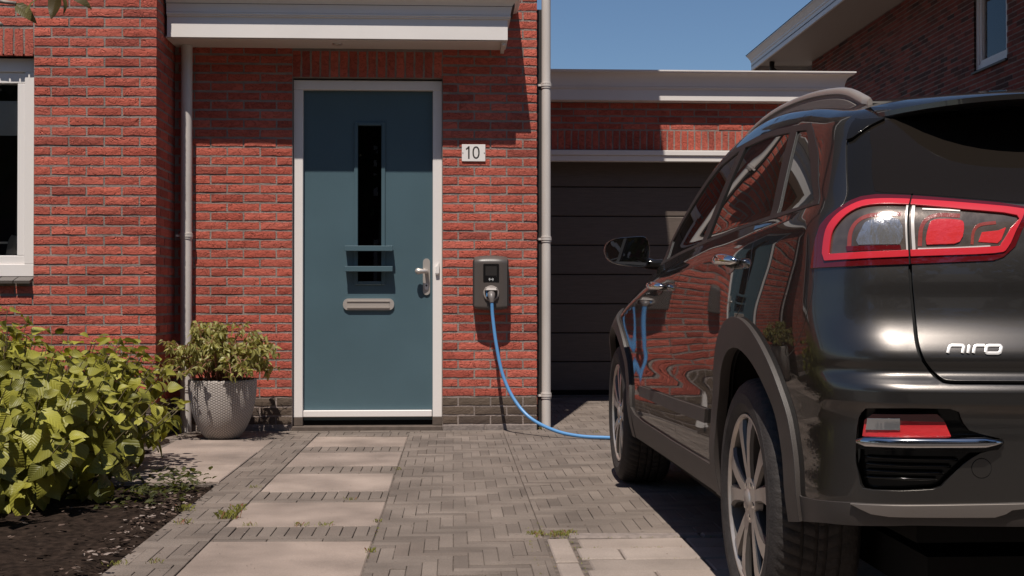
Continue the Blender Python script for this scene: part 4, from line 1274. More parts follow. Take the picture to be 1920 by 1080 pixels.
def Fcar(a, w, z):
    aw = np.abs(w)
    lower = f_B(a) + f_p(z) + .010*np.exp(-((a)/.42)**2 - ((z-.80)/.16)**2) + .010*np.exp(-((a-2.70)/.42)**2 - ((z-.80)/.16)**2)
    zb = f_zb(a); gb = f_Gb(a)
    shoulder = gb + .80*(zb - z)
    dz = np.maximum(z-zb, 0)
    green = gb - .33*(z-zb) - .16*dz*dz - .06*np.clip(-(a-.0)/.6, 0, 1)*dz
    W = smin(lower, smax(shoulder, green, .012), .022)
    T = f_T(a) - f_cr(a)*(aw/.62)**2.2
    top = (z - T)
    rear = (f_R(z) + .085*(aw/.8)**2.6) - a
    front = a - (f_Fr(z) - .24*(aw/.8)**2.4)
    g = smax(aw - W, smax(rear, front, .02), .13)
    return smax(g, top, .05)
# wall domain: s runs along the left flank from the front (negative) round the rear corner to the centre line
PA, PW, PR = -.30, .40, .52
S1 = PR*math.pi/2
S_END = S1 + PW
FA, FS = 3.05, -(3.05 + .30)      # front pivot
FR = .50
def ray_of(s):
    """origin (a,w) and outward direction of the ray for parameter s; left side is w<0"""
    s = np.asarray(s, float)
    oa = np.where(s < 0, PA - s, PA); ow = np.where(s <= S1, -PW, -PW + (s - S1))
    th = np.clip(s/PR, 0, np.pi/2)
    da = -np.sin(th); dw = -np.cos(th)
    # front corner
    sf = FS - s
    m = sf > 0
    thf = np.clip(sf/FR, 0, np.pi/2)
    oa = np.where(m, FA, oa); da = np.where(m, np.sin(thf), da); dw = np.where(m, -np.cos(thf), dw)
    ow = np.where(m, np.minimum(-PW + np.maximum(sf - FR*np.pi/2, 0), 0), ow)
    return oa, ow, da, dw
def surf_wall(s, z):
    oa, ow, da, dw = ray_of(s); z = np.asarray(z, float)
    lo = np.zeros_like(z) + .02; hi = np.zeros_like(z) + 1.2
    for _ in range(34):
        m = (lo+hi)/2; f = Fcar(oa+da*m, ow+dw*m, z)
        lo = np.where(f < 0, m, lo); hi = np.where(f < 0, hi, m)
    m = (lo+hi)/2
    return np.stack([oa+da*m, ow+dw*m, z], -1)
def surf_top(a, w):
    a = np.asarray(a, float); w = np.asarray(w, float)
    lo = np.zeros_like(a) + .6; hi = np.zeros_like(a) + 1.8
    for _ in range(34):
        m = (lo+hi)/2; f = Fcar(a, w, m)
        lo = np.where(f < 0, m, lo); hi = np.where(f < 0, hi, m)
    return np.stack([a, w, (lo+hi)/2], -1)
def normals(P):
    e = 1e-4; a, w, z = P[..., 0], P[..., 1], P[..., 2]
    g = np.stack([Fcar(a+e, w, z)-Fcar(a-e, w, z), Fcar(a, w+e, z)-Fcar(a, w-e, z), Fcar(a, w, z+e)-Fcar(a, w, z-e)], -1)
    return g/np.linalg.norm(g, axis=-1, keepdims=True)

# ------------------------------------------------------------------ car materials
def paint_mat():
    m = bpy.data.materials.new('dark_grey_metallic_paint'); m.use_nodes = True
    N, L = nt(m); b = N['Principled BSDF']
    b.inputs['Base Color'].default_value = (.102, .094, .088, 1)
    b.inputs['Metallic'].default_value = .9; b.inputs['Roughness'].default_value = .32; b.inputs['Specular Tint'].default_value = (.10, .095, .09, 1)
    b.inputs['Coat Weight'].default_value = .92; b.inputs['Coat IOR'].default_value = 1.42; b.inputs['Coat Roughness'].default_value = .015
    tc = N.new('ShaderNodeTexCoord'); v = N.new('ShaderNodeTexVoronoi'); v.inputs['Scale'].default_value = 900
    L.new(tc.outputs['Object'], v.inputs['Vector'])
    bp = N.new('ShaderNodeBump'); bp.inputs['Strength'].default_value = .06; bp.inputs['Distance'].default_value = .002
    L.new(v.outputs['Distance'], bp.inputs['Height']); L.new(bp.outputs[0], b.inputs['Normal'])
    nz = N.new('ShaderNodeTexNoise'); nz.inputs['Scale'].default_value = 3.5; nz.inputs['Detail'].default_value = 6; L.new(tc.outputs['Object'], nz.inputs['Vector'])
    mr = N.new('ShaderNodeMapRange'); mr.inputs[1].default_value = .35; mr.inputs[2].default_value = .75; mr.inputs[3].default_value = .008; mr.inputs[4].default_value = .035
    L.new(nz.outputs['Fac'], mr.inputs[0]); L.new(mr.outputs[0], b.inputs['Coat Roughness'])
    return m
M['paint'] = paint_mat()
M['clad'] = mat('grey_black_cladding', (.046, .038, .034), .5, noise_amt=.12, noise_scale=8, bump=.12, bump_scale=500)
M['piano'] = mat('gloss_black_plastic', (.010, .009, .008), .10, coat=0.0, spec=.30)
M['trim_black'] = mat('window_rubber_trim', (.014, .012, .011), .5)
M['gap'] = mat('panel_gap', (.004, .004, .004), .9)
M['car_glass'] = glass_mat('tinted_car_glass', (.22, .22, .21), ior=1.52, dust=.01)
M['privacy'] = glass_mat('privacy_car_glass', (.05, .05, .05), ior=1.45, dust=.025)
M['rear_glass'] = glass_mat('dusty_rear_glass', (.05, .045, .04), ior=1.28, dust=.035)
M['red_ring'] = mat('red_light_ring', (.58, .026, .038), .22, coat=.8)
M['red_dark'] = mat('dark_red_lens', (.10, .006, .008), .08, coat=1.0)
M['red_lamp'] = mat('red_lamp', (.60, .035, .04), .18, coat=1.0, bump=.12, bump_scale=90)
M['lens_grey'] = mat('smoky_lens_chamber', (.12, .095, .08), .22, metal=.4, coat=1.0, bump=.05, bump_scale=40, noise_amt=.3, noise_scale=25)
M['lamp_clear'] = mat('ribbed_clear_lamp', (.55, .53, .52), .12, metal=.8, coat=1.0, bump=.22, bump_scale=40, stretch=(1.6, 1.6, .05))
M['chrome'] = mat('chrome', (.80, .78, .76), .06, metal=1.0)
M['rail'] = mat('satin_rail', (.30, .262, .238), .36, metal=.25)
M['red_glow'] = mat('red_brown_lens', (.26, .05, .04), .2, coat=.8, bump=.15, bump_scale=60)
M['badge'] = mat('satin_chrome_letters', (.86, .83, .80), .28, metal=.35)
M['bar'] = mat('white_metal_and_sheen', (.62, .58, .55), .3, metal=.3)  # bar metal, also the colour of the painted sheen lines
M['chrome_dark'] = mat('dark_chrome', (.55, .55, .56), .10, metal=1.0)
M['silver'] = mat('satin_silver', (.36, .31, .275), .42, metal=.35)
M['skid'] = mat('silver_skid_plate', (.24, .21, .19), .42, metal=.5)
M['tyre'] = mat('tyre_rubber', (.028, .023, .021), .75, noise_amt=.3, noise_scale=25, bump=.25, bump_scale=150)
M['alloy'] = mat('machined_alloy', (.46, .41, .37), .30, metal=.6, noise_amt=.08, noise_scale=30)
M['alloy_dark'] = mat('grey_alloy_barrel', (.10, .09, .082), .45, metal=.6)
M['disc'] = mat('brake_disc', (.20, .18, .165), .4, metal=.8)
M['seat'] = mat('dark_seat_cloth', (.045, .038, .034), .85)
M['mirror'] = mat('mirror_glass', (.75, .75, .75), .01, metal=1.0)

car = empty('parked_car', (CAR_X, CAR_Y, 0), 'dark grey metallic crossover car parked on the drive, seen from behind', 'car')

# ------------------------------------------------------------------ outlines on the flank and the tail (s, z)
def closed_smooth(pts, n=4):
    P = pts[-2:] + pts + pts[:2]
    c = catmull(P, n)
    return c[2*n:-2*n][:len(pts)*n]
def circ(a, z, r, n=48): return [(-.30-(a+r*math.cos(2*PI*k/n)), z+r*math.sin(2*PI*k/n)) for k in range(n)]
def dens(pts, closed=True, d=.02):
    out = []; n = len(pts)
    for i in range(n if closed else n-1):
        p, q = pts[i], pts[(i+1) % n]; k = max(1, int(math.hypot(q[0]-p[0], q[1]-p[1])/d))
        for j in range(k): out.append((p[0]+(q[0]-p[0])*j/k, p[1]+(q[1]-p[1])*j/k))
    if not closed: out.append(pts[-1])
    return out
def line_poly(pts, w):
    L, Rr = stroke(pts, w); return L + Rr[::-1]
E_ = S_END
AZ = .352
arch_r = circ(0, AZ, .400, 96); arch_f = circ(2.70, AZ, .400, 96)
trim_r = circ(0, AZ, .482, 96); trim_f = circ(2.70, AZ, .482, 96)
dlo = [(-2.24, 1.028), (-2.17, 1.135), (-2.03, 1.215), (-1.83, 1.300), (-1.66, 1.355), (-1.5, 1.390), (-1.24, 1.410), (-.90, 1.405), (-.59, 1.388), (-.30, 1.362), (-.19, 1.352), (-.125, 1.325), (.0473, 1.2285), (.185, 1.128), (.200, 1.108),
       (-.1311, 1.0967), (-.55, 1.0885), (-1.02, 1.0735), (-1.6, 1.054), (-2.16, 1.030)]
gl_f = [(-1.200, 1.0790), (-1.6, 1.066), (-2.06, 1.047), (-2.09, 1.127), (-1.955, 1.197), (-1.775, 1.270), (-1.605, 1.332), (-1.435, 1.371), (-1.12, 1.390)]
gl_r = [(-1.10, 1.0825), (-1.025, 1.388), (-.67, 1.376), (-.365, 1.350), (-.225, 1.106), (-.6, 1.097)]
gl_q = [(-.160, 1.108), (-.285, 1.343), (-.187, 1.333), (-.15, 1.312), (.030, 1.192), (.158, 1.120), (.150, 1.113)]
tail_out = [(.2506, .9542), (.2515, .985), (.2544, 1.0205), (.2622, 1.0529), (.2765, 1.0714), (.2964, 1.0897), (.3193, 1.1085), (.3391, 1.1165), (.375, 1.1205), (.4457, 1.1171), (.5076, 1.1126), (.6097, 1.1047), (.7168, 1.097),
            (.7927, 1.087), (.8051, 1.0734), (.7712, 1.0346), (.7475, .9981), (.7133, .9748), (.6849, .9671), (.6099, .9647), (.49, .9605), (.3527, .956)]
ring_out = [(.285, .985), (.283, 1.030), (.291, 1.058), (.3095, 1.0825), (.340, 1.103), (.375, 1.1095), (.4481, 1.1085), (.6098, 1.0976), (.785, 1.0835), (.7873, 1.0693), (.7563, 1.032), (.7272, .9921), (.6889, .9793), (.4992, .9735), (.3223, .9672), (.294, .969)]
ring_in = [(.306, .9859), (.305, 1.028), (.316, 1.055), (.338, 1.080), (.375, 1.0934), (.4554, 1.0933), (.6099, 1.0808), (.7631, 1.0666), (.7393, 1.0375), (.7096, 1.0034), (.6868, .9962), (.498, .9905), (.3113, .9835)]
lamp_white = [(.3732, 1.0045), (.3739, 1.0404), (.3877, 1.0601), (.450, 1.0604), (.4583, 1.0046)]
lamp_red = [(.5196, 1.0029), (.5209, 1.0411), (.5337, 1.0584), (.5911, 1.058), (.6099, 1.0485), (.5994, 1.0091), (.5515, 1.004)]
lamp_red2 = [(.6499, 1.0089), (.6602, 1.0298), (.7059, 1.0336), (.7264, 1.0401), (.7106, 1.0139), (.7003, 1.0061)]
lamp_bar = [(.3449, 1.0012), (.4606, 1.0019), (.4631, .9934), (.3489, .9905)]
bars = [[(.459, 1.0925), (.466, 1.0925), (.482, .9915), (.475, .9915)], [(.4665+.006, 1.0925), (.4795, 1.0925), (.4945, .9915), (.488, .9915)]]
tail_out = tail_out
def inset(poly, d):
    n = len(poly); cx_ = sum(p[0] for p in poly)/n; cz_ = sum(p[1] for p in poly)/n; out = []
    for i in range(n):
        a, b = poly[i-1], poly[(i+1) % n]; dx, dz = b[0]-a[0], b[1]-a[1]; l = math.hypot(dx, dz) or 1
        nx, nz = -dz/l, dx/l
        if nx*(cx_-poly[i][0]) + nz*(cz_-poly[i][1]) < 0: nx, nz = -nx, -nz
        out.append((poly[i][0]+nx*d, poly[i][1]+nz*d))
    return out
ring_out = inset(closed_smooth(ring_out, 3), .0032); ring_in = closed_smooth(ring_in, 3)
lamp_white = closed_smooth(lamp_white, 3); lamp_red = closed_smooth(lamp_red, 3)
arcs = [line_poly(catmull(a_, 4), w_) for a_, w_ in (([(.352, .997), (.350, 1.035), (.362, 1.060), (.390, 1.072), (.452, 1.073)], .009), ([(.504, 1.000), (.504, 1.040), (.517, 1.062), (.545, 1.070), (.60, 1.068)], .009), ([(.632, 1.003), (.637, 1.032), (.655, 1.047), (.70, 1.052)], .007))]
sheen = [line_poly([(.500, .9935), (.56, .9945), (.62, .9965), (.68, .9990)], .0028), line_poly([(.500, 1.084), (.56, 1.0815), (.60, 1.079)], .0030)]  # highlight lines drawn as white strokes inside the lamp
lamp_split = line_poly([(.4487+.013, 1.122), (.4857, .957)], .0055)
tail_gap = line_poly(catmull([(.4857, .9605), (.492, .90), (.5009, .8369), (.5155, .779), (.538, .7322), (.5606, .7115), (.5844, .7040), (.66, .7036), (.80, .7036), (E_+.02, .7036)], 5), .0085)
seam = [(.085, 1.353), (.1386, 1.308), (.1865, 1.2577), (.2384, 1.2033), (.285, 1.1418), (.2998, 1.1082), (.298, 1.095)]
seam_gap = line_poly(catmull([(.02, 1.392)] + seam, 5), .0055)
bg_black = [(.06, 1.37)] + seam[:-1] + [(.3391, 1.1185), (.375, 1.1225), (.4491, 1.1191), (.5995, 1.1085), (.7717, 1.0965), (.82, 1.094), (E_+.02, 1.092), (E_+.02, 1.42), (.10, 1.42)]
bg_glass = [(.185, 1.335), (.300, 1.230), (.352, 1.150), (.366, 1.1305), (.3856, 1.1262), (.5994, 1.1120), (.7723, 1.0995), (E_+.02, 1.096), (E_+.02, 1.36), (.4, 1.36)]
fog = closed_smooth([(.3935, .5194), (.3945, .5772), (.4016, .6209), (.4165, .6401), (.44, .6455), (.5833, .6476), (.6047, .6296), (.6226, .6016), (.6828, .5859), (.6946, .5804), (.683, .5625), (.6455, .5517), (.6087, .5263), (.5725, .4878), (.5459, .4706), (.427, .464), (.4019, .4746)], 2)
fog_red = [(.4082, .582), (.4142, .6169), (.4324, .6305), (.5571, .6337), (.5696, .6221), (.5845, .587)]
fog_clear = [(.4171, .5966), (.4209, .6207), (.4851, .6238), (.4852, .5996)]
blade = [(.4011, .5739), (.5392, .5815), (.6923, .5815), (.6947, .5766), (.682, .5615), (.6363, .5554), (.5645, .5561), (.4041, .5549)]
skid = [(.3829, .4314), (.45, .4348), (.60, .4405), (.7437, .4452), (E_+.02, .447), (E_+.02, .432), (.7444, .4361), (.7144, .4324), (.7, .4235), (.6756, .4159), (.4588, .4113), (.4243, .4144)]
clad_low = [(.08, .46), (.1121, .431), (.187, .4152), (.2734, .4214), (.3829, .4324), (.7436, .4462), (E_+.02, .448), (E_+.02, .18), (-.06, .18), (-.06, .46)]
sill = [(-.62, .372), (-.80, .366), (-1.5, .362), (-2.2, .366), (-2.42, .375), (-2.6, .42), (-2.75, .18), (-.50, .18), (-.50, .42)]
front_low = [(-3.42, .44), (-3.6, .42), (-5, .42), (-5, .1), (-3.2, .1), (-3.2, .44)]
strip = [(-.86, .533), (-.875, .489), (-1.5, .476), (-2.27, .470), (-2.27, .512), (-1.5, .521)]
fd_rear = catmull([(-1.16, 1.076), (-1.24, 1.02), (-1.39, .93), (-1.475, .80), (-1.505, .70), (-1.50, .58), (-1.465, .45), (-1.44, .366)], 4)
fd_front = catmull([(-2.16, 1.03), (-2.30, 1.0), (-2.335, .90), (-2.335, .60), (-2.32, .45), (-2.29, .368)], 4)
rd_rear = catmull([(-.215, 1.094), (-.2407, 1.043), (-.232, .9617), (-.255, .884), (-.33, .83), (-.45, .80)], 4)
rd_low = catmull([(-.785, .43), (-.80, .40), (-.80, .367)], 3)
front_door = fd_rear + [(-1.85, .364)] + fd_front[::-1] + [(-1.6, 1.054)]
rear_door = fd_rear + [(-.80, .366), (-.785, .45), (-.70, .62)] + rd_rear[::-1] + [(-.6, 1.0875)]
tailgate = [(.4857, .9605), (.492, .90), (.5009, .8369), (.5155, .779), (.538, .7322), (.5606, .7115), (.5844, .7040), (.66, .7036), (E_+.02, .7036), (E_+.02, 1.10), (.80, 1.09), (.45, 1.118)]
bumper_gap = line_poly(catmull([(.255, .953), (.262, .90), (.23, .82), (.17, .765), (.115, .740)], 5), .003)
cowcap = [(.6479+.0205*math.cos(2*PI*k/20), .5195+.0205*math.sin(2*PI*k/20)) for k in range(20)]
cowcap_gap = [(.6479+.0225*math.cos(2*PI*k/20), .5195+.0225*math.sin(2*PI*k/20)) for k in range(20)]

# (name, outline, material, offset, skirt depth, group) : later outlines lie over earlier ones
REG = [
 ('body_shell', None, 'paint', 0, .012),
 ('front_door', front_door, 'paint', 0, .01),
 ('rear_door', rear_door, 'paint', 0, .01),
 ('tailgate', tailgate, 'paint', 0.001, .01),
 ('@gap', line_poly(fd_rear, .0045), 'gap', -.004, 0),
 ('@gap', line_poly(fd_front, .004), 'gap', -.004, 0),
 ('@gap', line_poly(rd_rear, .0045), 'gap', -.004, 0),
 ('@gap', bumper_gap, 'gap', -.002, 0),
 ('window_trim', dlo, 'trim_black', .002, .006),
 ('front_door_glass', gl_f, 'car_glass', -.003, 0),
 ('rear_door_glass', gl_r, 'privacy', -.003, 0),
 ('quarter_glass', gl_q, 'privacy', -.003, 0),
 ('rear_panel', bg_black, 'piano', .001, .01),
 ('rear_glass', bg_glass, 'rear_glass', .002, .004),
 ('@gap', seam_gap, 'gap', -.003, 0),
 ('spoiler_fin', [(.10, 1.372), (.15, 1.305), (.188, 1.262), (.205, 1.266), (.225, 1.292), (.265, 1.325), (.34, 1.352), (.36, 1.38)], 'piano', .010, .014),
 ('tail_light', tail_out, 'red_dark', .004, .02),
 ('light_ring', ring_out, 'red_ring', .0075, .006),
 ('light_chamber', ring_in, 'lens_grey', .001, 0),
 ('lamp_arc', arcs[0], 'red_glow', .002, .003),
 ('lamp_arc', arcs[1], 'red_glow', .002, .003),
 ('lamp_arc', arcs[2], 'red_glow', .002, .003),
 ('painted_sheen', sheen[0], 'bar', .003, .002),  # painted highlight along the chamber rim, no separate part
 ('painted_sheen', sheen[1], 'bar', .003, .002),
 ('reversing_lamp', lamp_white, 'lamp_clear', .003, .006),
 ('brake_lamp', lamp_red, 'red_lamp', .005, .008),
 ('turn_lamp', lamp_red2, 'red_lamp', .003, .006),
 ('lamp_bar', lamp_bar, 'red_dark', .003, .005),
 ('chrome_bar', bars[0], 'bar', .004, .004),
 ('chrome_bar', bars[1], 'bar', .004, .004),
 ('@gap', lamp_split, 'gap', -.002, 0),
 ('@gap', tail_gap, 'gap', -.010, 0),
 ('lower_cladding', clad_low, 'clad', .004, .05),
 ('sill_cladding', sill, 'clad', .010, .05),
 ('lower_cladding', front_low, 'clad', .004, .05),
 ('skid_plate', skid, 'skid', .010, .012),
 ('@gap', cowcap_gap, 'gap', -.001, 0),
 ('tow_eye_cover', cowcap, 'paint', .0005, .002),
 ('door_strip', strip, 'clad', .012, .014),
 ('fog_recess', fog, 'piano', -.022, 0),
 ('fog_lamp', fog_red, 'red_lamp', -.004, .018),
 ('fog_lamp_top', [(.4125, .610), (.4142, .6169), (.4324, .6305), (.5571, .6337), (.5696, .6221), (.574, .613)], 'red_dark', -.003, .004),
 ('fog_reflector', fog_clear, 'lamp_clear', -.001, .004),
 ('chrome_blade', blade, 'piano', .006, .03),
 ('arch_trim', trim_r, 'clad', .013, .03),
 ('arch_trim', trim_f, 'clad', .013, .03),
 ('@void', arch_r, None, 0, 0),
 ('@void', arch_f, None, 0, 0),
]

def inside(poly, P):
    x, y = P[:, 0], P[:, 1]; n = len(poly); res = np.zeros(len(P), bool); j = n-1
    for i in range(n):
        xi, yi = poly[i]; xj, yj = poly[j]
        if yi != yj:
            c = ((yi > y) != (yj > y)) & (x < (xj-xi)*(y-yi)/(yj-yi)+xi); res ^= c
        j = i
    return res

SF0 = FS - FR*PI/2 - PW
# top of the wall domain: where the surface turns flat
S_col = np.concatenate([np.linspace(SF0, FS, 26)[:-1], np.arange(FS, -.3, .03), np.linspace(-.3, S_END, 62)])
Zs = np.linspace(.62, 1.52, 240)
SS, ZZ = np.meshgrid(S_col, Zs, indexing='ij')
NN = normals(surf_wall(SS.ravel(), ZZ.ravel())).reshape(len(S_col), len(Zs), 3)
ztop = []
for i, s in enumerate(S_col):
    z_min = 1.15 if s > -2.0 else (.62 if s < -2.6 else .62+(s+2.6)/.6*.53)
    k = np.where((NN[i, :, 2] > .80) & (Zs > z_min))[0]
    ztop.append(Zs[k[0]] if len(k) else 1.4)
ztop = np.array(ztop)
for _ in range(3): ztop[1:-1] = np.minimum(ztop[1:-1], (ztop[:-2]+ztop[1:-1]*2+ztop[2:])/4)
def zlow(s):
    if s > .0: return float(np.interp(s, [0, .1, .30, .5, E_], [.335, .345, .375, .392, .398]))
    return float(np.interp(s, [-3.4, -3.0, -.5, 0], [.24, .262, .285, .335]))

def build_wall():
    grid = .0175
    top = [(float(s), float(z)) for s, z in zip(S_col, ztop)]
    bot = [(float(s), zlow(s)) for s in S_col]
    outer = bot + top[::-1]
    outer = dens(outer, True, .03)
    verts = []; edges = []
    def add_loop(poly, closed=True):
        n0 = len(verts); verts.extend(poly); n = len(poly)
        for i in range(n if closed else n-1): edges.append((n0+i, n0+(i+1) % n))
    add_loop(outer)
    zt = lambda s: float(np.interp(s, S_col, ztop))
    for name, poly, *_ in REG:
        if poly is None: continue
        p = [(min(max(x, SF0), E_), y) for x, y in dens(poly, True, .018)]
        p = [(x, min(max(y, zlow(x)), zt(x))) for x, y in p]
        q = [p[0]]
        for t in p[1:]:
            if math.hypot(t[0]-q[-1][0], t[1]-q[-1][1]) > 2e-4: q.append(t)
        add_loop(q)
    lp = np.array(verts)
    # grid points, finer across creases
    zz = np.unique(np.concatenate([np.arange(.26, 1.5, .0155), np.arange(.64, .76, .005), np.arange(.985, 1.075, .0075)]))
    ss = np.unique(np.concatenate([np.arange(SF0+.01, 0, .028), np.arange(0, .86, .016), np.arange(.86, E_-.004, .03)]))
    gx, gy = np.meshgrid(ss, zz); g_ = np.stack([gx.ravel(), gy.ravel()], -1)
    ok = inside(outer, g_)
    for c in (arch_r, arch_f): ok &= ~inside(c, g_)
    g_ = g_[ok]
    keep = np.ones(len(g_), bool)
    for i in range(0, len(g_), 1500):
        d = np.abs(g_[i:i+1500, None, :] - lp[None]); keep[i:i+1500] = (np.hypot(d[..., 0], d[..., 1]).min(1) > .0035)
    g_ = g_[keep]
    verts2 = [Vector(v) for v in verts] + [Vector((float(a), float(b))) for a, b in g_]
    V, E2, F, *_ = delaunay_2d_cdt(verts2, edges, [], 0, 1e-6)
    V = np.array([(v.x, v.y) for v in V]); F = np.array([f for f in F if len(f) == 3])
    cen = V[F].mean(1)
    reg = np.zeros(len(F), int)
    for k, (name, poly, *_) in enumerate(REG):
        if poly is not None: reg[inside(poly, cen)] = k
    reg[~inside(outer, cen)] = -1
    return V, F, reg
WV, WF, WR = build_wall()
P3 = surf_wall(WV[:, 0], WV[:, 1]); N3 = normals(P3)

def shell_mesh(name, P, Nn, F, material, off=0.0, skirt=0.0, sides=(1,), bottom_turn=False):
    """mesh of the given triangles pushed out by off, with an inward rim along its border; sides: 1 as is, -1 mirrored"""
    used = np.unique(F); mp = -np.ones(len(P), int); mp[used] = np.arange(len(used))
    Q = P[used] + Nn[used]*off; Nq = Nn[used]; T = mp[F]
    g_ = np.cross(Q[T[:, 1]]-Q[T[:, 0]], Q[T[:, 2]]-Q[T[:, 0]])
    fl = (g_*Nq[T].sum(1)).sum(1) < 0
    T[fl] = T[fl][:, ::-1]
    V = [tuple(q) for q in Q]; LN = [tuple(n) for n in Nq]; FF = [tuple(t) for t in T]
    if skirt:
        ec = {}
        for t in T:
            for i in range(3):
                a, b = int(t[i]), int(t[(i+1) % 3])
                ec[(a, b)] = 1
        border = [(a, b) for (a, b) in ec if (b, a) not in ec]
        lip = min(.0018, skirt*.3)
        on_ = {}
        acc = {}
        for a, b in border:
            o = np.cross(Q[b]-Q[a], Nq[a]); ln = np.linalg.norm(o)
            if ln < 1e-9: continue
            on_[(a, b)] = o/ln
            for v_ in (a, b): acc.setdefault(v_, []).append(o/ln)
        def nrm_(v_, o):
            s_ = sum(x for x in acc[v_] if np.dot(x, o) > .8); return s_/np.linalg.norm(s_)
        for (a, b), o in on_.items():
            n0 = len(V); na, nb_ = nrm_(a, o), nrm_(b, o)
            # small rounded lip, then the inward rim
            la, lb = Q[a]+na*lip*.6-Nq[a]*lip, Q[b]+nb_*lip*.6-Nq[b]*lip
            V.extend([tuple(Q[a]), tuple(Q[b]), tuple(lb), tuple(la), tuple(Q[b]-Nq[b]*skirt), tuple(Q[a]-Nq[a]*skirt)])
            LN.extend([tuple(Nq[a]), tuple(Nq[b]), tuple(nb_), tuple(na), tuple(nb_), tuple(na)])
            FF.append((n0+1, n0, n0+3, n0+2)); FF.append((n0+2, n0+3, n0+5, n0+4))
    V = np.array(V); LN = np.array(LN)
    AV = []; AN = []; AF = []
    for sd in sides:
        n0 = sum(len(x) for x in AV)
        v = V.copy(); n = LN.copy()
        if sd < 0: v[:, 1] *= -1; n[:, 1] *= -1
        # (a, w, z) -> world (x, y, z); this swap flips handedness
        AV.append(np.stack([v[:, 1]+CAR_X, v[:, 0]+CAR_Y, v[:, 2]], -1)); AN.append(np.stack([n[:, 1], n[:, 0], n[:, 2]], -1))
        for f in FF:
            f = [i+n0 for i in f]; AF.append(tuple(f if sd < 0 else f[::-1]))
    AV = np.concatenate(AV); AN = np.concatenate(AN)
    me = bpy.data.meshes.new(name); me.from_pydata(AV.tolist(), [], AF); me.materials.append(material)
    me.polygons.foreach_set('use_smooth', [True]*len(me.polygons))
    vi = np.zeros(len(me.loops), dtype=np.int32); me.loops.foreach_get('vertex_index', vi)
    me.normals_split_custom_set(AN[vi].tolist()); me.update()
    return me

# roof, windscreen, bonnet
joint = surf_wall(S_col, ztop)
def build_top():
    left = [(float(a), float(w)) for a, w, z in joint]
    left[0] = (left[0][0], -0.0); left[-1] = (left[-1][0], -0.0)
    outer = left + [(a, -w) for a, w in left[::-1][1:-1]]
    wind = closed_smooth([(1.42, -.575), (1.9, -.635), (2.36, -.705), (2.44, -.60), (2.47, 0), (2.44, .60), (2.36, .705), (1.9, .635), (1.42, .575), (1.35, .45), (1.33, 0), (1.35, -.45)], 3)
    cowl = [(2.30, -.74), (2.40, -.70), (2.475, -.58), (2.505, 0), (2.475, .58), (2.40, .70), (2.30, .74), (2.52, .68), (2.58, 0), (2.52, -.68)]
    glass_roof = [(1.25, -.40), (1.25, .40), (.55, .42), (.55, -.42)]
    verts = []; edges = []
    for poly in (outer, wind, cowl, glass_roof):
        p = dens(poly, poly is not outer, .03) if poly is not outer else poly
        n0 = len(verts); verts.extend(p); n = len(p)
        for i in range(n): edges.append((n0+i, n0+(i+1) % n))
    lp = np.array(verts)
    gx, gy = np.meshgrid(np.arange(-.6, 3.6, .04), np.arange(-.86, .87, .04)); g_ = np.stack([gx.ravel(), gy.ravel()], -1)
    g_ = g_[inside(outer, g_)]
    d = np.hypot(g_[:, None, 0]-lp[None, :, 0], g_[:, None, 1]-lp[None, :, 1]).min(1); g_ = g_[d > .012]
    V, E2, F, *_ = delaunay_2d_cdt([Vector(v) for v in verts] + [Vector((float(a), float(b))) for a, b in g_], edges, [], 0, 1e-6)
    V = np.array([(v.x, v.y) for v in V]); F = np.array([f for f in F if len(f) == 3]); cen = V[F].mean(1)
    reg = np.zeros(len(F), int); reg[inside(cowl, cen)] = 2; reg[inside(wind, cen)] = 1; reg[inside(glass_roof, cen)] = 3; reg[~inside(outer, cen)] = -1
    P = surf_top(V[:, 0], V[:, 1])
    J = np.concatenate([joint, joint*np.array([1, -1, 1])])
    for i in range(len(V)):
        dd = np.hypot(J[:, 0]-V[i, 0], J[:, 1]-V[i, 1]); k = dd.argmin()
        if dd[k] < 1e-4: P[i] = J[k]
    return P, F, reg
TP, TF, TR = build_top(); TN = normals(TP)

CENTER = {'tailgate', 'rear_panel', 'rear_glass', 'lower_cladding', 'body_shell', 'skid_plate'}
SUB = {'lamp_arc': 'tail_light', 'painted_sheen': 'tail_light', 'light_ring': 'tail_light', 'light_chamber': 'tail_light', 'reversing_lamp': 'tail_light', 'brake_lamp': 'tail_light', 'turn_lamp': 'tail_light', 'lamp_bar': 'tail_light', 'chrome_bar': 'tail_light',
       'fog_lamp': 'fog_recess', 'fog_lamp_top': 'fog_recess', 'fog_reflector': 'fog_recess', 'chrome_blade': 'fog_recess', 'front_door_glass': 'front_door', 'rear_door_glass': 'rear_door', 'door_strip': None}
parents = {}
gap_faces = []
for k, (name, poly, mt, off, sk) in enumerate(REG):
    sel = WF[WR == k]
    if name == '@gap':
        if len(sel): put('panel_gap', shell_mesh('panel_gap', P3, N3, sel, M['gap'], off, 0, (1,)), car); put('panel_gap', shell_mesh('panel_gap', P3, N3, sel, M['gap'], off, 0, (-1,)), car)
        continue
    if name == '@void' or not len(sel): continue
    sides = [(1, -1)] if name in CENTER else [(1,), (-1,)]
    for sd in sides:
        me = shell_mesh(name, P3, N3, sel, M[mt], off, sk, sd)
        par = car
        if SUB.get(name): par = parents[(SUB[name], sd[0])]
        o = put(name, me, par)
        parents[(name, sd[0])] = o
for k, nm, mt, off in ((0, 'roof_and_bonnet', 'paint', 0), (1, 'windscreen', 'car_glass', -.002), (2, 'cowl', 'trim_black', -.004), (3, 'sunroof', 'privacy', .001)):
    put(nm, shell_mesh(nm, TP, TN, TF[TR == k], M[mt], off, .003 if k else 0), car)

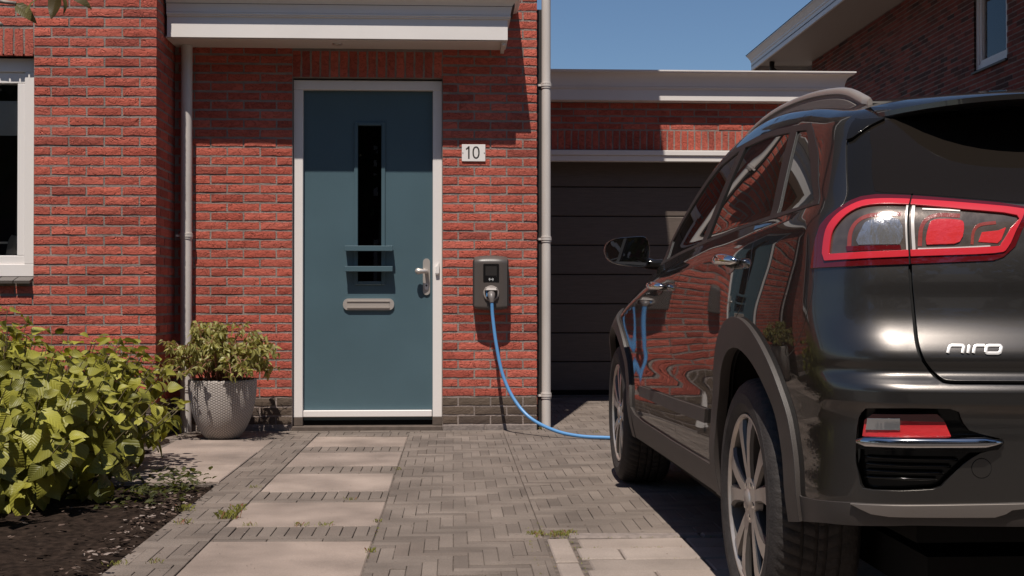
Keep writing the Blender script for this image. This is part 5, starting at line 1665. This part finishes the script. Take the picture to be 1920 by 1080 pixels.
# liner just under the paint so the gaps and the window edges read dark, leaving the glass open
open_poly = [gl_f, gl_r, gl_q, bg_glass, arch_r, arch_f]
cen = WV[WF].mean(1); ok = WR >= 0
for p in open_poly: ok &= ~inside(p, cen)
lm = shell_mesh('inner_liner', P3, N3, WF[ok], M['gap'], -.028, 0, (1, -1)); put('inner_liner', lm, car)

def cw(a, w, z): return (w+CAR_X, a+CAR_Y, z)
def on(a, z, out=0.0, side=-1):
    p = surf_wall(np.array([PA-a]), np.array([z]))[0]; n = normals(p[None])[0]; q = p+n*out
    return (q[0], q[1]*(1 if side < 0 else -1), q[2])
def ons(s, z, out=0.0):
    p = surf_wall(np.array([s]), np.array([z]))[0]; n = normals(p[None])[0]; q = p+n*out
    return Vector(cw(*q))

# under body, wheel wells
ub = MB(); ub.box(CAR_X-.62, CAR_X+.62, CAR_Y-.62, CAR_Y+3.3, .20, .30); ub.box(CAR_X-.83, CAR_X+.83, CAR_Y+.46, CAR_Y+2.24, .24, .34)
ub.box(CAR_X-.66, CAR_X+.66, CAR_Y-.66, CAR_Y-.40, .34, .42)
ub.build('underbody', M['black'], car)
for ya in (0, 2.70):
    for sd in (-1, 1):
        ww = MB()
        n = 20
        for q in range(n+1):
            t = .06 + (PI-.12)*q/n
            for w_ in (.885-.02, .56):
                ww.v.append(cw(ya+.425*math.cos(t), sd*w_, AZ+.425*math.sin(t)))
        for q in range(n): ww.f.append((2*q, 2*q+1, 2*q+3, 2*q+2)); ww.m.append(0)
        ww.f.append(tuple(2*q+1 for q in range(n+1))); ww.m.append(0)
        ww.build('wheel_well', M['black'], car, recalc=False)

# wheels
def make_tyre():
    mb = MB(); n = 192
    prof = [(.230, .012), (.238, .002), (.246, -.006), (.262, -.0098), (.264, -.0112), (.290, -.0105), (.292, -.0088), (.300, -.007), (.318, .004), (.3275, .016), (.3315, .028), (.3335, .040),
            (.3335, .058), (.3265, .059), (.3265, .066), (.334, .067), (.334, .094), (.3265, .095), (.3265, .103), (.3345, .104), (.3345, .118), (.3265, .119), (.3265, .127),
            (.334, .128), (.334, .155), (.3265, .156), (.3265, .163), (.3335, .164), (.332, .190), (.327, .204), (.312, .217), (.275, .225), (.24, .22), (.224, .21)]
    for i, (r, x) in enumerate(prof):
        for k in range(n):
            a = 2*PI*k/n + (x-.11)*1.1*(1 if x < .11 else -1)
            rr = r
            if .012 < x < .205 and r > .33 and k % 3 == 0: rr = r-.0045
            if i in (9, 10, 11) and k % 3 == 0: rr = r-.006
            mb.v.append((x, rr*math.cos(a), rr*math.sin(a)))
    for i in range(len(prof)-1):
        for k in range(n): mb.f.append((i*n+k, i*n+(k+1) % n, (i+1)*n+(k+1) % n, (i+1)*n+k)); mb.m.append(0)
    return mb.mesh('tyre', M['tyre'], smooth=True, angle=35)
def make_rim():
    mb = MB(); mb.lathe((0, 0, 0), [(.2295, .013), (.2335, .004), (.2325, .0), (.226, .002), (.222, .010), (.216, .022), (.208, .05), (.204, .12), (.210, .19), (.22, .2)], axis='X', n=72)
    return mb.mesh('rim', M['alloy_dark'], smooth=True, angle=40)
def make_lip():
    mb = MB(); mb.lathe((0, 0, 0), [(.2350, .006), (.2340, -.001), (.2270, -.0005), (.2225, .008)], axis='X', n=72)
    return mb.mesh('rim_lip', M['alloy'], smooth=True, angle=50)
def make_spokes():
    mb = MB()
    for k in range(5):
        a0 = 2*PI*k/5 + .12
        for sd in (-1, 1):
            # blade from hub to rim: centre line leans away from its twin
            pts = [(.030, sd*.10, .022, .014, .040), (.062, sd*.15, .021, .007, .040), (.105, sd*.185, .021, .003, .036), (.155, sd*.215, .0235, .001, .032), (.195, sd*.25, .029, .001, .028), (.226, sd*.28, .037, .005, .026)]
            ring = []
            for r, da, hw, xf, th_ in pts:
                c = Vector((math.cos(a0+da), math.sin(a0+da))); t = Vector((-c.y, c.x))
                m_ = c*r; inner = hw*.62; 
                row = []
                for u, x in ((-hw, xf+th_), (-hw, xf+.010), (-hw*.72, xf+.001), (hw*.72, xf+.001), (hw, xf+.010), (hw, xf+th_)):
                    q = m_ + t*u; row.append((x, q.x, q.y))
                ring.append(row)
            n0 = len(mb.v)
            for row in ring: mb.v.extend(row)
            for i in range(len(ring)-1):
                for j in range(5):
                    mb.f.append((n0+i*6+j, n0+i*6+j+1, n0+(i+1)*6+j+1, n0+(i+1)*6+j)); mb.m.append(0 if j in (2,) else 1)
        # web between the twins, set back
        n0 = len(mb.v); row = []
        for r in (.06, .21):
            for da in (-.14, .14): mb.v.append((.022, r*math.cos(a0+da), r*math.sin(a0+da)))
        mb.f.append((n0, n0+1, n0+3, n0+2)); mb.m.append(1)
    mb.cur = 0
    mb.lathe((0, 0, 0), [(.0, .0), (.026, .0), (.030, .004), (.034, .004), (.062, .008), (.066, .03)], axis='X', n=40)
    me = mb.mesh('spokes', [M['alloy'], M['alloy_dark']], smooth=True, angle=28)
    return me
def make_hub():
    mb = MB(); mb.lathe((0, 0, 0), [(0, -.003), (.022, -.002), (.027, .002)], axis='X', n=32); return mb.mesh('hub_cap', M['silver'], smooth=True, angle=40)
def make_bolt():
    mb = MB(); mb.lathe((0, 0, 0), [(0, -.002), (.009, -.002), (.0105, .004), (.0105, .02)], axis='X', n=8); return mb.mesh('wheel_bolt', M['chrome'], smooth=False)
def make_disc():
    mb = MB(); mb.lathe((0, 0, 0), [(.05, .06), (.07, .065), (.15, .075), (.15, .09), (.05, .09)], axis='X', n=48); return mb.mesh('brake_disc', M['disc'], smooth=True, angle=40)
wm = [make_tyre(), make_rim(), make_lip(), make_spokes(), make_hub(), make_disc()]; bolt = make_bolt()
cal = MB(); cal.box(.05, .10, .06, .15, -.09, .09, bev=.01); calm = cal.mesh('brake_caliper', M['charger_side'])
for ya in (0, 2.70):
    for sd in (-1, 1):
        w_ = bpy.data.objects.new('wheel', wm[0]); C.objects.link(w_); w_.parent = car
        w_.location = (sd*.888, ya, .334)
        w_.rotation_euler = ((.35 if ya else .05), 0, 0) if sd < 0 else (0, 0, PI)
        for me in wm[1:] + [calm]:
            o = bpy.data.objects.new(me.name.split('.')[0], me); C.objects.link(o); o.parent = w_
        for k in range(5):
            o = bpy.data.objects.new('wheel_bolt', bolt); C.objects.link(o); o.parent = w_
            a = 2*PI*k/5 + .12 + PI/5; o.location = (.006, .046*math.cos(a), .046*math.sin(a))

# door handles, mirrors, rails
for sd in (-1, 1):
    for (a0, a1, z, dn) in ((1.32, 1.53, .930, 'front_door'), (.05, .27, .987, 'rear_door')):
        pts = []
        for t in np.linspace(0, 1, 13):
            a = a0+(a1-a0)*t; out = .004 + .036*min(1, (math.sin(PI*t))**.5)
            pts.append(cw(*on(a, z + .004*math.sin(PI*t), out, sd)))
        mb = MB(); mb.tube(pts, [.008 + .008*math.sin(PI*min(1, max(0, t)))**.4 if 0 < t < 1 else .006 for t in np.linspace(0, 1, 13)], 14)
        par = parents.get((dn, 1 if sd < 0 else -1), car)
        ho = mb.build('door_handle', M['chrome'], par, smooth=True)
        mb = MB(); c = on(a0+(a1-a0)*.5, z-.004, .001, sd); ns = 20; n0 = 0
        ringp = []
        for q in range(ns):
            t = 2*PI*q/ns; ringp.append(cw(*on(a0+(a1-a0)*(.55+.34*math.cos(t)), z-.006+.024*math.sin(t), .0012, sd)))
        mb.add(ringp, [tuple(range(ns))]); mb.build('handle_recess', M['piano'], par, recalc=False)
    mir = empty('side_mirror', (0, 0, 0), None, None); mir.name = 'mirror'
    bpy.data.objects.remove(mir)
    outline = [(.652, 1.092), (.664, 1.128), (.70, 1.146), (.765, 1.153), (.815, 1.155), (.836, 1.142), (.846, 1.095), (.838, 1.045), (.822, 1.022), (.748, 1.028), (.69, 1.040), (.661, 1.063)]
    outline = closed_smooth(outline, 3)
    cxm = sum(p[0] for p in outline)/len(outline); czm = sum(p[1] for p in outline)/len(outline)
    def mx(x): return x if sd < 0 else 2*CAR_X - x
    mb = MB(); n = len(outline)
    for (dy, sc_m) in ((-.006, .93), (-.010, .975), (-.004, 1.0), (.02, 1.02), (.05, 1.0), (.085, .90), (.11, .70), (.125, .40), (.13, .05)):
        for (x, z) in outline: mb.v.append((mx(cxm+(x-cxm)*sc_m), 5.43+dy, czm+(z-czm)*sc_m))
    for i in range(8):
        for k in range(n): mb.f.append((i*n+k, i*n+(k+1) % n, (i+1)*n+(k+1) % n, (i+1)*n+k)); mb.m.append(0)
    mb.cur = 0
    mb.tube([(mx(.835), 5.50, 1.045), (mx(.87), 5.49, 1.035), (mx(.93), 5.46, 1.035)], [.026, .022, .026], 12)
    mo = mb.build('side_mirror', M['piano'], car, smooth=True, angle=50)
    mb = MB(); mb.add([(mx(cxm+(x-cxm)*.935), 5.43-.003, czm+(z-czm)*.935) for x, z in outline], [tuple(range(n))]); mb.build('mirror_glass', M['mirror'], mo, recalc=False)
    rail = catmull([(1.28, .0), (1.10, .018), (.60, .028), (.225, .032), (.01, .028), (-.10, .012), (-.16, .0)], 5)
    pts = []; rr = []
    for a, h in rail:
        wv = -.598 - .012*max(0, a-.2) + .02*max(0, -a)
        p = surf_top(np.array([a]), np.array([wv]))[0]; pts.append(cw(a, wv*(-sd), p[2]+h+.004)); rr.append(.016 if 0 < h else .008)
    mb = MB()
    for i, p in enumerate(pts):
        hh = rail[i][1]; base = p[2]-hh-.01
        e = .014 if .004 < hh else .006
        lo = base-p[2]; lo2 = min(-.004, lo)
        row = [(-e*1.15, lo), (-e*1.15, max(lo, -.020)), (-e*.55, max(lo, -.017)), (-e*.55, max(lo, -.009)), (-e*1.1, max(lo, -.006)), (-e*1.05, .003), (-e*.6, .010), (0, .013), (e*.6, .010), (e, .002), (e, -.006), (e*.9, lo)]
        for u, v in row: mb.v.append((p[0]+u*(1 if sd < 0 else -1), p[1], p[2]+v))
    q12 = 12
    for i in range(len(pts)-1):
        for j in range(q12-1): mb.f.append((i*q12+j, i*q12+j+1, (i+1)*q12+j+1, (i+1)*q12+j)); mb.m.append(0)
    mb.f.append(tuple(range(q12))); mb.f.append(tuple((len(pts)-1)*q12+j for j in range(q12))); mb.m += [0, 0]
    mb.build('roof_rail', M['rail'], car, smooth=True, angle=48)

# spoiler over the rear window
mb = MB(); n = 36
for i in range(n+1):
    w = -.655 + 1.31*i/n; u = abs(w)/.655
    root = -.30; tip = -.630 + .235*u**6
    zt0 = float(surf_top(np.array([root]), np.array([max(-.60, min(.60, w))]))[0][2])
    zr = zt0 - (.012*max(0, u-.92)/.08)
    ztip = 1.360 - .020*u**2
    zs_ = 1.315 - .02*u**2
    fin = max(0, (u-.90)/.10)
    prof_ = [(root, zr+.004), (root*.55+tip*.45, zr*.55+ztip*.45+.010), (tip+.02, ztip+.004), (tip, ztip-.002), (tip+.001, ztip-.014), (tip+.02, ztip-.022), (root*.6+tip*.4, 1.345-.02*u**2-.03*fin), (root+.02, 1.36-.04*u**2-.04*fin)]
    for a, z in prof_: mb.v.append(cw(a, w, z))
q = 8
for i in range(n):
    for j in range(q-1): mb.f.append((i*q+j, i*q+j+1, (i+1)*q+j+1, (i+1)*q+j)); mb.m.append(0)
mb.f.append(tuple(range(q))); mb.f.append(tuple(n*q+j for j in range(q))); mb.m += [0, 0]
spo_ = mb.build('roof_spoiler', M['paint'], car, smooth=True, angle=38)
an = MB(); zr = float(surf_top(np.array([.1]), np.array([0.]))[0][2])
an.add([cw(.18, 0, zr+.005), cw(-.02, .02, zr-.003), cw(-.02, -.02, zr-.003), cw(.0, 0, zr+.062), cw(-.045, 0, zr+.060), cw(-.03, 0, zr)], [(0, 2, 3), (0, 3, 1), (2, 5, 4, 3), (1, 3, 4, 5)])
an.build('antenna_fin', M['paint'], car, smooth=True, angle=50)

# badge letters on the tailgate
def badge(strokes, s0, z0, sx_, sz_, w, slant=.38):
    mb = MB()
    for st in strokes:
        pts = dens([(p[0], p[1]) for p in st], False, .12)
        L_, R_ = stroke([(s0+sx_*(x+slant*y*.45), z0+sz_*y) for x, y in pts], w)
        ring = []
        for (l, r_) in zip(L_, R_):
            m_ = ((l[0]+r_[0])/2, (l[1]+r_[1])/2)
            ring.append([ons(*l, .000), ons(l[0]*.85+m_[0]*.15, l[1]*.85+m_[1]*.15, .0032), ons(*m_, .004), ons(r_[0]*.85+m_[0]*.15, r_[1]*.85+m_[1]*.15, .0032), ons(*r_, .000)])
        n0 = len(mb.v)
        for row in ring: mb.v.extend([tuple(v) for v in row])
        for i in range(len(ring)-1):
            for j in range(4): mb.f.append((n0+i*5+j, n0+i*5+j+1, n0+(i+1)*5+j+1, n0+(i+1)*5+j)); mb.m.append(0)
        mb.f.append(tuple(n0+j for j in range(5))); mb.f.append(tuple(n0+(len(ring)-1)*5+j for j in range(5))); mb.m += [0, 0]
    return mb
nstk = [[(0, 0), (.02, .85), (.2, 1), (1.25, 1), (1.42, .85), (1.42, 0)], [(1.95, 0), (1.95, 1)], [(2.5, 0), (2.52, .85), (2.7, 1), (3.5, 1)],
        [(3.72, .12), (3.72, .85), (3.95, 1), (5.1, 1), (5.28, .8), (5.2, .12), (5.0, 0), (3.9, 0), (3.72, .15)]]
badge(nstk, .5765, .7655, .0218, .0160, .0072).build('letter_badge', M['badge'], parents[('tailgate', 1)], smooth=True, angle=50)

mb = MB(); mb.tube([ons(s_, z_, .010) for s_, z_ in zip(np.linspace(.403, .690, 16), np.linspace(.5715, .5775, 16))], [.006]+[.0125]*13+[.008, .003], 12)
mb.build('blade_edge', M['chrome_dark'], parents[('chrome_blade', 1)] if False else parents[('fog_recess', 1)], smooth=True)
# fog recess slats
for z in (.535, .520, .505, .490):
    x1_ = .60 - (.535-z)*.95
    mb = MB(); pts = [ons(s, z, -.012) for s in np.linspace(.408, x1_, 14)]
    mb.tube(pts, .0035, 6); mb.build('fog_slat', M['piano'], parents[('fog_recess', 1)], smooth=True)

# cabin: seats, wheel, dashboard, floor
def rb_box(mb, a0, a1, w0, w1, z0, z1, bev=.04):
    mb.box(CAR_X+w0, CAR_X+w1, CAR_Y+a0, CAR_Y+a1, z0, z1, bev=bev)
for (a, w) in ((1.25, -.36), (1.25, .36), (.42, -.36), (.42, .36)):
    mb = MB(); rb_box(mb, a-.02, a+.46, w-.24, w+.24, .42, .58); 
    mb.add([cw(a+.02, w-.24, .55), cw(a+.16, w-.24, .55), cw(a-.10, w-.20, 1.13), cw(a-.20, w-.20, 1.13), cw(a+.02, w+.24, .55), cw(a+.16, w+.24, .55), cw(a-.10, w+.20, 1.13), cw(a-.20, w+.20, 1.13)],
           [(0, 1, 2, 3), (4, 7, 6, 5), (0, 4, 5, 1), (1, 5, 6, 2), (2, 6, 7, 3), (3, 7, 4, 0)])
    so_ = mb.build('seat', M['seat'], car)
    mb = MB(); rb_box(mb, a-.22, a-.12, w-.13, w+.13, 1.16, 1.32, .035); mb.box(CAR_X+w-.05, CAR_X+w+.05, CAR_Y+a-.175, CAR_Y+a-.165, 1.1, 1.18); mb.build('headrest', M['seat'], so_)
mb = MB(); mb.box(CAR_X-.74, CAR_X+.74, CAR_Y+1.95, CAR_Y+2.35, .5, .98, bev=.05); mb.build('dashboard', M['trim_black'], car)
mb = MB(); pts = [cw(1.83+.06*math.sin(t)*0 - .05*math.sin(t), -.36+.18*math.cos(t), .93+.17*math.sin(t)) for t in np.linspace(0, 2*PI, 25)]; mb.tube(pts, .014, 8, cap=False)
mb.tube([cw(1.83, -.53, .93), cw(1.87, -.36, .91), cw(1.83, -.19, .93)], .018, 8); mb.build('steering_wheel', M['trim_black'], car, smooth=True)
mb = MB(); mb.box(CAR_X-.78, CAR_X+.78, CAR_Y-.45, CAR_Y+2.4, .36, .40); mb.build('cabin_floor', M['black'], car)
mb = MB(); mb.box(CAR_X-.60, CAR_X+.60, CAR_Y-.15, CAR_Y+1.3, 1.40, 1.405); mb.build('headlining', mat('grey_headliner', (.18,.17,.16), .9), car)
